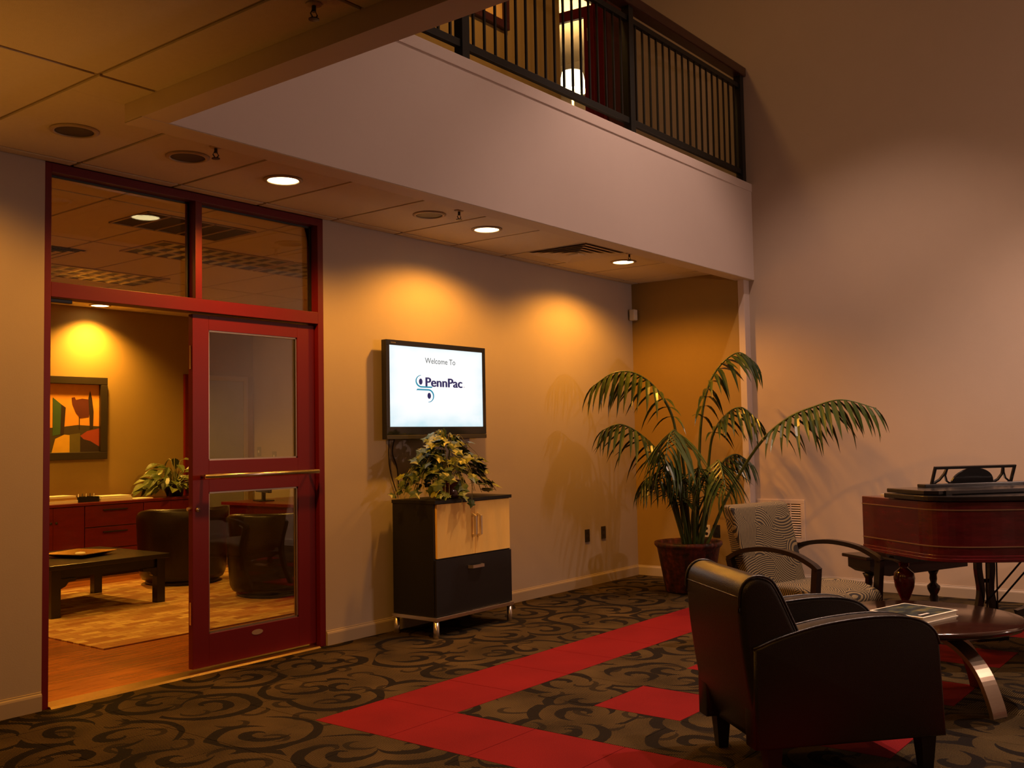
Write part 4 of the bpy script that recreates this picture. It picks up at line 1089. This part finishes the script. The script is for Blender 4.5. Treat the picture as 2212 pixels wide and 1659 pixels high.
# ================================================================== UPPER LEVEL THINGS
fp = thing('framed_picture', 'dark framed picture on the upper corridor wall behind the railing', 'picture', (6.25, 0, 5.08))
bm = bmesh.new()
box(bm, 0, 0.70, -0.05, -0.001, 0, 0.07, 0.004); box(bm, 0, 0.70, -0.05, -0.001, 0.78, 0.85, 0.004); box(bm, 0, 0.07, -0.05, -0.001, 0.07, 0.78, 0.004); box(bm, 0.63, 0.70, -0.05, -0.001, 0.07, 0.78, 0.004)
obj('frame', bm, M('picture_frame_red', (0.05, 0.01, 0.012), 0.4), fp)
obj('canvas', B(0.07, 0.63, -0.02, -0.001, 0.07, 0.78), M('picture_canvas', (0.7, 0.42, 0.12), 0.6, var=0.4, vscale=4), fp)
tl = thing('table_lamp', 'table lamp with a bright white shade glowing in the upper room', 'lamp', (9.33, 0.9, 3.80))
obj('stand', lathe([(0, 0), (0.14, 0), (0.14, 0.02), (0.02, 0.04), (0.016, 1.60), (0, 1.60)], 16), m_iron, tl, True)
obj('shade', lathe([(0.12, 1.80), (0.17, 1.58), (0.165, 1.58), (0.115, 1.80)], 24), EM('lampshade', (1.0, 0.88, 0.6), 3.0), tl, True)
point('lamp_light', tl, (0, 0, 1.70), ROOM_W, ROOM_C, 0.08)

# ================================================================== OFFICE
rg = obj('area_rug', B(0, 3.3, 0, 3.1, 0.004, 0.014, 0.003), m_rug); rg.location = (3.80, 1.20, 0)
tag(rg, 'golden patchwork area rug on the office wood floor', 'rug')
# low table
lt = thing('low_office_table', 'dark square low table with bracket feet on the rug', 'table', (4.72, 3.26, 0.014))
obj('table_top', B(-0.56, 0.56, -0.60, 0.60, 0.395, 0.435, 0.006), m_dwood, lt)
obj('apron', B(-0.50, 0.50, -0.54, 0.54, 0.315, 0.395), m_dwood, lt)
for sx in (-1, 1):
    for sy in (-1, 1):
        lg = obj('leg', B(sx * 0.485 - 0.04, sx * 0.485 + 0.04, sy * 0.53 - 0.04, sy * 0.53 + 0.04, 0, 0.395, 0.004), m_dwood, lt)
        x0 = sx * 0.445
        pr = [(x0, 0.315), (x0 - sx * 0.14, 0.315), (x0 - sx * 0.13, 0.29), (x0 - sx * 0.07, 0.285), (x0 - sx * 0.04, 0.25), (x0, 0.235)]
        obj('bracket', prism(pr, sy * 0.53 - 0.035, sy * 0.53 + 0.035, 'y'), m_dwood, lg)
tr = thing('serving_tray', 'shallow golden square tray on the low office table', 'tray', (4.73, 3.22, 0.4502), math.radians(20))
bm = bmesh.new()
a = [bm.verts.new((x * 0.15, y * 0.15, 0.001)) for x, y in ((-1, -1), (1, -1), (1, 1), (-1, 1))]
b = [bm.verts.new((x * 0.22, y * 0.22, 0.03)) for x, y in ((-1, -1), (1, -1), (1, 1), (-1, 1))]
bm.faces.new(a)
for k in range(4): bm.faces.new([a[k], a[(k + 1) % 4], b[(k + 1) % 4], b[k]])
tr.location.z = 0.4545
trm = obj('dish', bm, M('tray_gold', (0.45, 0.26, 0.06), 0.25, metal=0.8), tr)
sm = trm.modifiers.new('thick', 'SOLIDIFY'); sm.thickness = 0.004; sm.offset = -1 if False else 1
obj('pebbles', lathe([(0, 0.008), (0.05, 0.008), (0.04, 0.025), (0, 0.03)], 10), m_paper, tr, True)
# credenza
cz = thing('office_credenza', 'long cherry wood credenza along the office back wall', 'cabinet', (4.30, 4.90, 0.004))
obj('carcass', B(0, 2.80, 0.02, 0.485, 0.06, 0.785), m_cred, cz)
obj('plinth', B(0.03, 2.77, 0.05, 0.485, 0.0, 0.06), m_dwood, cz)
obj('top_panel', B(-0.02, 2.82, -0.015, 0.49, 0.785, 0.815, 0.004), m_cred, cz)
for k in range(4):
    x0 = 0.005 + k * 0.70
    if k % 2 == 0:
        for za, zb_ in ((0.07, 0.30), (0.31, 0.54), (0.55, 0.78)):
            dd = obj('drawer', B(x0, x0 + 0.69, 0.0, 0.02, za, zb_, 0.003), m_cred, cz)
            obj('handle', B(x0 + 0.20, x0 + 0.49, -0.02, -0.002, zb_ - 0.06, zb_ - 0.048, 0.003), m_blackmatte, dd)
    else:
        for q in range(2):
            dd = obj('cabinet_door', B(x0 + q * 0.346, x0 + q * 0.346 + 0.343, 0.0, 0.02, 0.07, 0.78, 0.003), m_cred, cz)
            obj('knob', lathe([(0, 0), (0.01, 0), (0.014, 0.012), (0, 0.02)], 10, None, 0, 0), m_blackmatte, dd).matrix_basis = Matrix.Translation((x0 + 0.346 + (0.03 if q else -0.03), 0.0, 0.62)) @ Matrix.Rotation(PI / 2, 4, 'X')
ZCz = 0.819
def stack(x, y, sizes, label, rz=0.0, nm='paper_stack', cat='papers', mats=None):
    t = thing(nm, label, cat, (x, y, ZCz), rz); z = 0.0
    for k, (w_, d_, h_) in enumerate(sizes):
        obj('sheet_bundle', B(-w_ / 2, w_ / 2, -d_ / 2, d_ / 2, z, z + h_ - 0.0005, 0.001), (mats[k] if mats else m_paper), t); z += h_
stack(5.50, 5.12, [(0.34, 0.26, 0.03), (0.32, 0.25, 0.03), (0.30, 0.24, 0.02)], 'small pile of books at the credenza left end under the painting', 0.1, 'book_pile', 'books', [m_paper, M('book_tan', (0.5, 0.3, 0.1), 0.6), m_paper])
stack(6.12, 5.10, [(0.36, 0.28, 0.035), (0.34, 0.27, 0.02)], 'thick pale paper stack in the middle of the credenza', -0.08)
stack(6.42, 5.02, [(0.22, 0.2, 0.012)], 'thin white papers lying at the credenza right end', 0.15)
ds = thing('desk_organizer', 'black mesh desk organizer on the credenza between paper piles', 'organizer', (5.80, 5.06, ZCz))
bm = bmesh.new()
box(bm, -0.12, 0.12, -0.06, -0.055, 0, 0.06); box(bm, -0.12, 0.12, 0.055, 0.06, 0, 0.06); box(bm, -0.12, -0.115, -0.055, 0.055, 0, 0.06); box(bm, 0.115, 0.12, -0.055, 0.055, 0, 0.06); box(bm, -0.115, 0.115, -0.055, 0.055, 0, 0.004)
obj('tray_walls', bm, m_black, ds)
for k in range(5): obj('pen', tube([(-0.09 + k * 0.045, 0.0, 0.01), (-0.07 + k * 0.045, 0.03, 0.09)], 0.005, 6), m_black if k % 2 else m_chrome, ds)
ol_ = thing('credenza_lamp', 'small lamp with pale oval shade at the credenza edge', 'lamp', (5.22, 5.05, ZCz))
obj('stand', lathe([(0, 0), (0.07, 0), (0.07, 0.012), (0.012, 0.025), (0.01, 0.19), (0, 0.19)], 16), m_chrome, ol_, True)
obj('shade', lathe([(0, 0.215), (0.10, 0.21), (0.135, 0.195), (0.12, 0.18), (0, 0.185)], 24), m_paper, ol_, True)
# painting
pt = thing('framed_painting', 'framed abstract painting of trees and fields on the office back wall', 'painting', (5.02, 5.4, 1.28))
PW, PH = 1.20, 0.935
bm = bmesh.new(); fw_ = 0.085
box(bm, 0, PW, -0.05, -0.001, 0, fw_, 0.006); box(bm, 0, PW, -0.05, -0.001, PH - fw_, PH, 0.006); box(bm, 0, fw_, -0.05, -0.001, fw_, PH - fw_, 0.006); box(bm, PW - fw_, PW, -0.05, -0.001, fw_, PH - fw_, 0.006)
obj('frame', bm, M('painting_frame', (0.035, 0.025, 0.015), 0.35), pt)
pc = [M('paint_' + n, c, 0.6, var=0.12, vscale=9) for n, c in (('sky', (0.85, 0.36, 0.04)), ('dark', (0.03, 0.014, 0.012)), ('plum', (0.12, 0.022, 0.012)), ('red', (0.34, 0.05, 0.02)), ('yellow', (0.75, 0.42, 0.03)), ('olive', (0.13, 0.10, 0.02)), ('green', (0.05, 0.11, 0.03)), ('moss', (0.06, 0.04, 0.015)))]
bm = bmesh.new()
def pp(l, mi, y): poly(bm, [(fw_ + (PW - 2 * fw_) * u, y, fw_ + (PH - 2 * fw_) * v) for u, v in l], mi)
pp([(0, 0), (1, 0), (1, 1), (0, 1)], 0, -0.012)
pp([(0, 0), (1, 0), (1, 0.38), (0.75, 0.40), (0.5, 0.36), (0, 0.36)], 7, -0.0125)
pp([(0.46, 0), (0.68, 0), (0.68, 0.25), (0.60, 0.26), (0.5, 0.20)], 4, -0.013)
pp([(0.66, 0), (0.78, 0), (0.78, 0.28), (0.66, 0.26)], 5, -0.0132)
pp([(0.78, 0.24), (0.86, 0.31), (1, 0.35), (1, 0.08), (0.9, 0.16), (0.82, 0.19)], 3, -0.0134)
pp([(0.78, 0.24), (0.82, 0.19), (0.9, 0.16), (1, 0.08), (1, 0), (0.78, 0)], 1, -0.0136)
pp([(0.47, 0.80), (0.605, 0.66), (0.58, 0.27), (0.47, 0.24)], 6, -0.0134)
pp([(0.565, 0.70), (0.615, 0.655), (0.595, 0.27), (0.555, 0.26)], 1, -0.0138)
pp([(0.68, 0.80), (0.715, 0.81), (0.73, 0.77), (0.80, 0.79), (0.88, 0.78), (0.90, 0.70), (0.88, 0.52), (0.78, 0.50), (0.73, 0.58), (0.69, 0.70)], 2, -0.0138)
pp([(0.765, 0.52), (0.775, 0.52), (0.775, 0.34), (0.765, 0.34)], 1, -0.014)
pp([(0.872, 0.80), (0.892, 0.91), (0.915, 0.80), (0.935, 0.60), (0.93, 0.36), (0.89, 0.34), (0.885, 0.55)], 1, -0.0142)
obj('canvas', bm, pc, pt)
# tub chairs
def tub(x, y, face, label):
    t = thing('tub_chair', label, 'armchair', (x, y, 0.016), face, 'tub chairs in the office')
    bm = bmesh.new(); n = 34; rings = []
    prof = [(0.40, 0.05), (0.425, 0.10), (0.445, 0.35), (0.455, 0.62), (0.46, 0.74), (0.445, 0.765), (0.41, 0.77), (0.365, 0.755), (0.345, 0.70), (0.345, 0.40), (0.345, 0.05)]
    for k in range(n + 1):
        a = math.radians(48) + math.radians(264) * k / n
        drop = 0.16 * max(0.0, (abs(k / n - 0.5) * 2 - 0.45) / 0.55) ** 2
        rings.append([bm.verts.new((r_ * math.cos(a), r_ * math.sin(a), z - drop * max(0, (z - 0.4) / 0.37))) for r_, z in prof])
    m_ = len(prof)
    for A, Bq in zip(rings, rings[1:]):
        for i in range(m_): bm.faces.new([A[i], A[(i + 1) % m_], Bq[(i + 1) % m_], Bq[i]])
    bm.faces.new(rings[0]); bm.faces.new(rings[-1][::-1])
    bmesh.ops.recalc_face_normals(bm, faces=bm.faces)
    obj('barrel_back', bm, m_leather_t, t, True)
    obj('seat_cushion', lathe([(0, 0.28), (0.335, 0.28), (0.342, 0.32), (0.335, 0.41), (0.30, 0.435), (0, 0.44)], 30), m_leather_t, t, True)
    obj('swivel_base', lathe([(0, 0), (0.36, 0.0), (0.37, 0.02), (0.34, 0.05), (0.34, 0.28), (0, 0.28)], 30), m_leather_t, t, True)
tub(6.12, 3.72, math.radians(75), 'dark leather tub chair beside the leafy plant in the office')
tub(6.13, 2.23, math.radians(60), 'dark leather tub chair directly behind the glass door panel')
# lily on credenza end
ly = thing('leafy_office_plant', 'broad-leaved green plant behind the left office tub chair', 'houseplant', (6.93, 5.10, ZCz))
obj('pot', lathe([(0, 0.001), (0.09, 0.001), (0.12, 0.14), (0.125, 0.15), (0.11, 0.15), (0, 0.13)], 20), m_black, ly, True)
bm = bmesh.new(); rows = []
for i in range(6):
    s = i / 5; wd = 0.24 * math.sin(PI * min(1.0, 0.06 + 0.94 * s)) if i < 5 else 0
    z = -0.35 * s * s
    rows.append([bm.verts.new((-wd, s, z + wd * 0.35)), bm.verts.new((0, s, z)), bm.verts.new((wd, s, z + wd * 0.35))] if i < 5 else [bm.verts.new((0, s, z))])
for a, b in zip(rows, rows[1:]):
    if len(b) == 3: bm.faces.new([a[0], a[1], b[1], b[0]]); bm.faces.new([a[1], a[2], b[2], b[1]])
    else: bm.faces.new([a[0], a[1], b[0]]); bm.faces.new([a[1], a[2], b[0]])
lme = bpy.data.meshes.new('lily_leaf'); bm.to_mesh(lme); bm.free(); lme.materials.append(m_lily)
rl2 = random.Random(5); sb = bmesh.new()
for k in range(84):
    a = rl2.uniform(0, 2 * PI); R_ = 0.36 * math.sqrt(rl2.random())
    p = Vector((R_ * math.cos(a) * 1.1, R_ * math.sin(a) * 0.62, 0.08 + 0.42 * (1 - (R_ / 0.4) ** 2) * rl2.uniform(0.1, 1.0)))
    tube(catmull([(0, 0, 0.12), (p.x * 0.5, p.y * 0.5, p.z * 0.9), p], 3), 0.004, 4, sb)
    d = Vector((math.cos(a), math.sin(a) * 0.5 - 0.15, rl2.uniform(-0.7, 0.35))); s_ = rl2.uniform(0.12, 0.22)
    if (p + d.normalized() * s_).y > 0.27: d.y = -abs(d.y)
    if (p + d.normalized() * s_).z < 0.03: d.z = 0.1
    inst('leaf', lme, ly, mw=orient(p, d, Vector((rl2.uniform(-.4, .4), -0.5, 0.9)), s_))
obj('stems', sb, m_vine, ly)
# desk, lamp and monitor at the office right
dk = thing('office_desk', 'cherry wood desk at the right of the office behind the glass door', 'desk', (7.15, 2.75, 0.004))
obj('desk_top', B(0, 1.05, 0, 1.75, 0.715, 0.75, 0.004), m_cred, dk)
obj('pedestal', B(0.06, 0.98, 0.08, 0.52, 0.0, 0.715), m_cred, dk); obj('pedestal', B(0.06, 0.98, 1.23, 1.67, 0.0, 0.715), m_cred, dk)
obj('modesty_panel', B(0.06, 0.09, 0.52, 1.23, 0.15, 0.715), m_cred, dk)
dl = thing('desk_lamp', 'small black desk lamp standing on the office desk', 'lamp', (7.55, 3.45, 0.754))
obj('lamp_base', lathe([(0, 0), (0.11, 0), (0.115, 0.012), (0.10, 0.022), (0, 0.022)], 20), m_black, dl, True)
obj('arm', tube(catmull([(0, 0, 0.02), (-0.03, 0.02, 0.12), (0.0, 0.0, 0.24)], 4), 0.009, 8), m_black, dl, True)
hd_ = obj('lamp_head', lathe([(0.025, 0.06), (0.04, 0.05), (0.075, -0.04), (0.07, -0.04), (0.035, 0.045), (0, 0.05)], 18), m_black, dl, True)
hd_.location = (0.06, -0.02, 0.22); hd_.rotation_euler = (0, math.radians(-35), 0)
mo = thing('computer_monitor', 'black monitor seen from behind on the office desk', 'monitor', (7.45, 4.1, 0.754), math.radians(70))
obj('screen_panel', B(-0.24, 0.24, -0.02, 0.02, 0.10, 0.42, 0.006), m_black, mo)
obj('stand', B(-0.03, 0.03, -0.015, 0.015, 0.015, 0.2), m_black, mo); obj('foot', B(-0.12, 0.12, -0.09, 0.09, 0, 0.015, 0.004), m_black, mo)
# door in the office back wall and wall plates
d3 = sempty('door_3', 'grey door with dark red frame in the office back wall')
obj('frame', B(7.25, 7.31, 5.36, 5.4, 0.004, 2.30), m_red, d3); obj('frame_side', B(8.13, 8.19, 5.36, 5.4, 0.004, 2.30), m_base, d3); obj('frame_head', B(7.31, 8.13, 5.36, 5.4, 2.24, 2.30), m_base, d3)
dl3 = obj('door_leaf', B(7.315, 8.125, 5.37, 5.399, 0.01, 2.235, 0.002), M('grey_door_paint', (0.30, 0.30, 0.34), 0.5), d3)
obj('knob', lathe([(0, 0), (0.012, 0), (0.012, 0.03), (0.028, 0.045), (0.022, 0.062), (0, 0.066)], 14), m_chrome, dl3, True).matrix_basis = Matrix.Translation((7.38, 5.37, 1.0)) @ Matrix.Rotation(PI / 2, 4, 'X')
def switch(x, y, z, label):
    t = thing('light_switch', label, 'switch', (x, y, z), -PI / 2)
    obj('cover_plate', B(-0.04, 0.04, -0.006, 0, -0.06, 0.06, 0.002), M('switch_grey', (0.3, 0.28, 0.26), 0.5), t)
    obj('toggle', B(-0.008, 0.008, -0.014, -0.006, -0.015, 0.015), m_white, t)
switch(OX, 5.27, 1.32, 'grey light switch on the office right wall, higher of two')
switch(OX, 4.96, 1.26, 'grey light switch on the office right wall, lower of two')
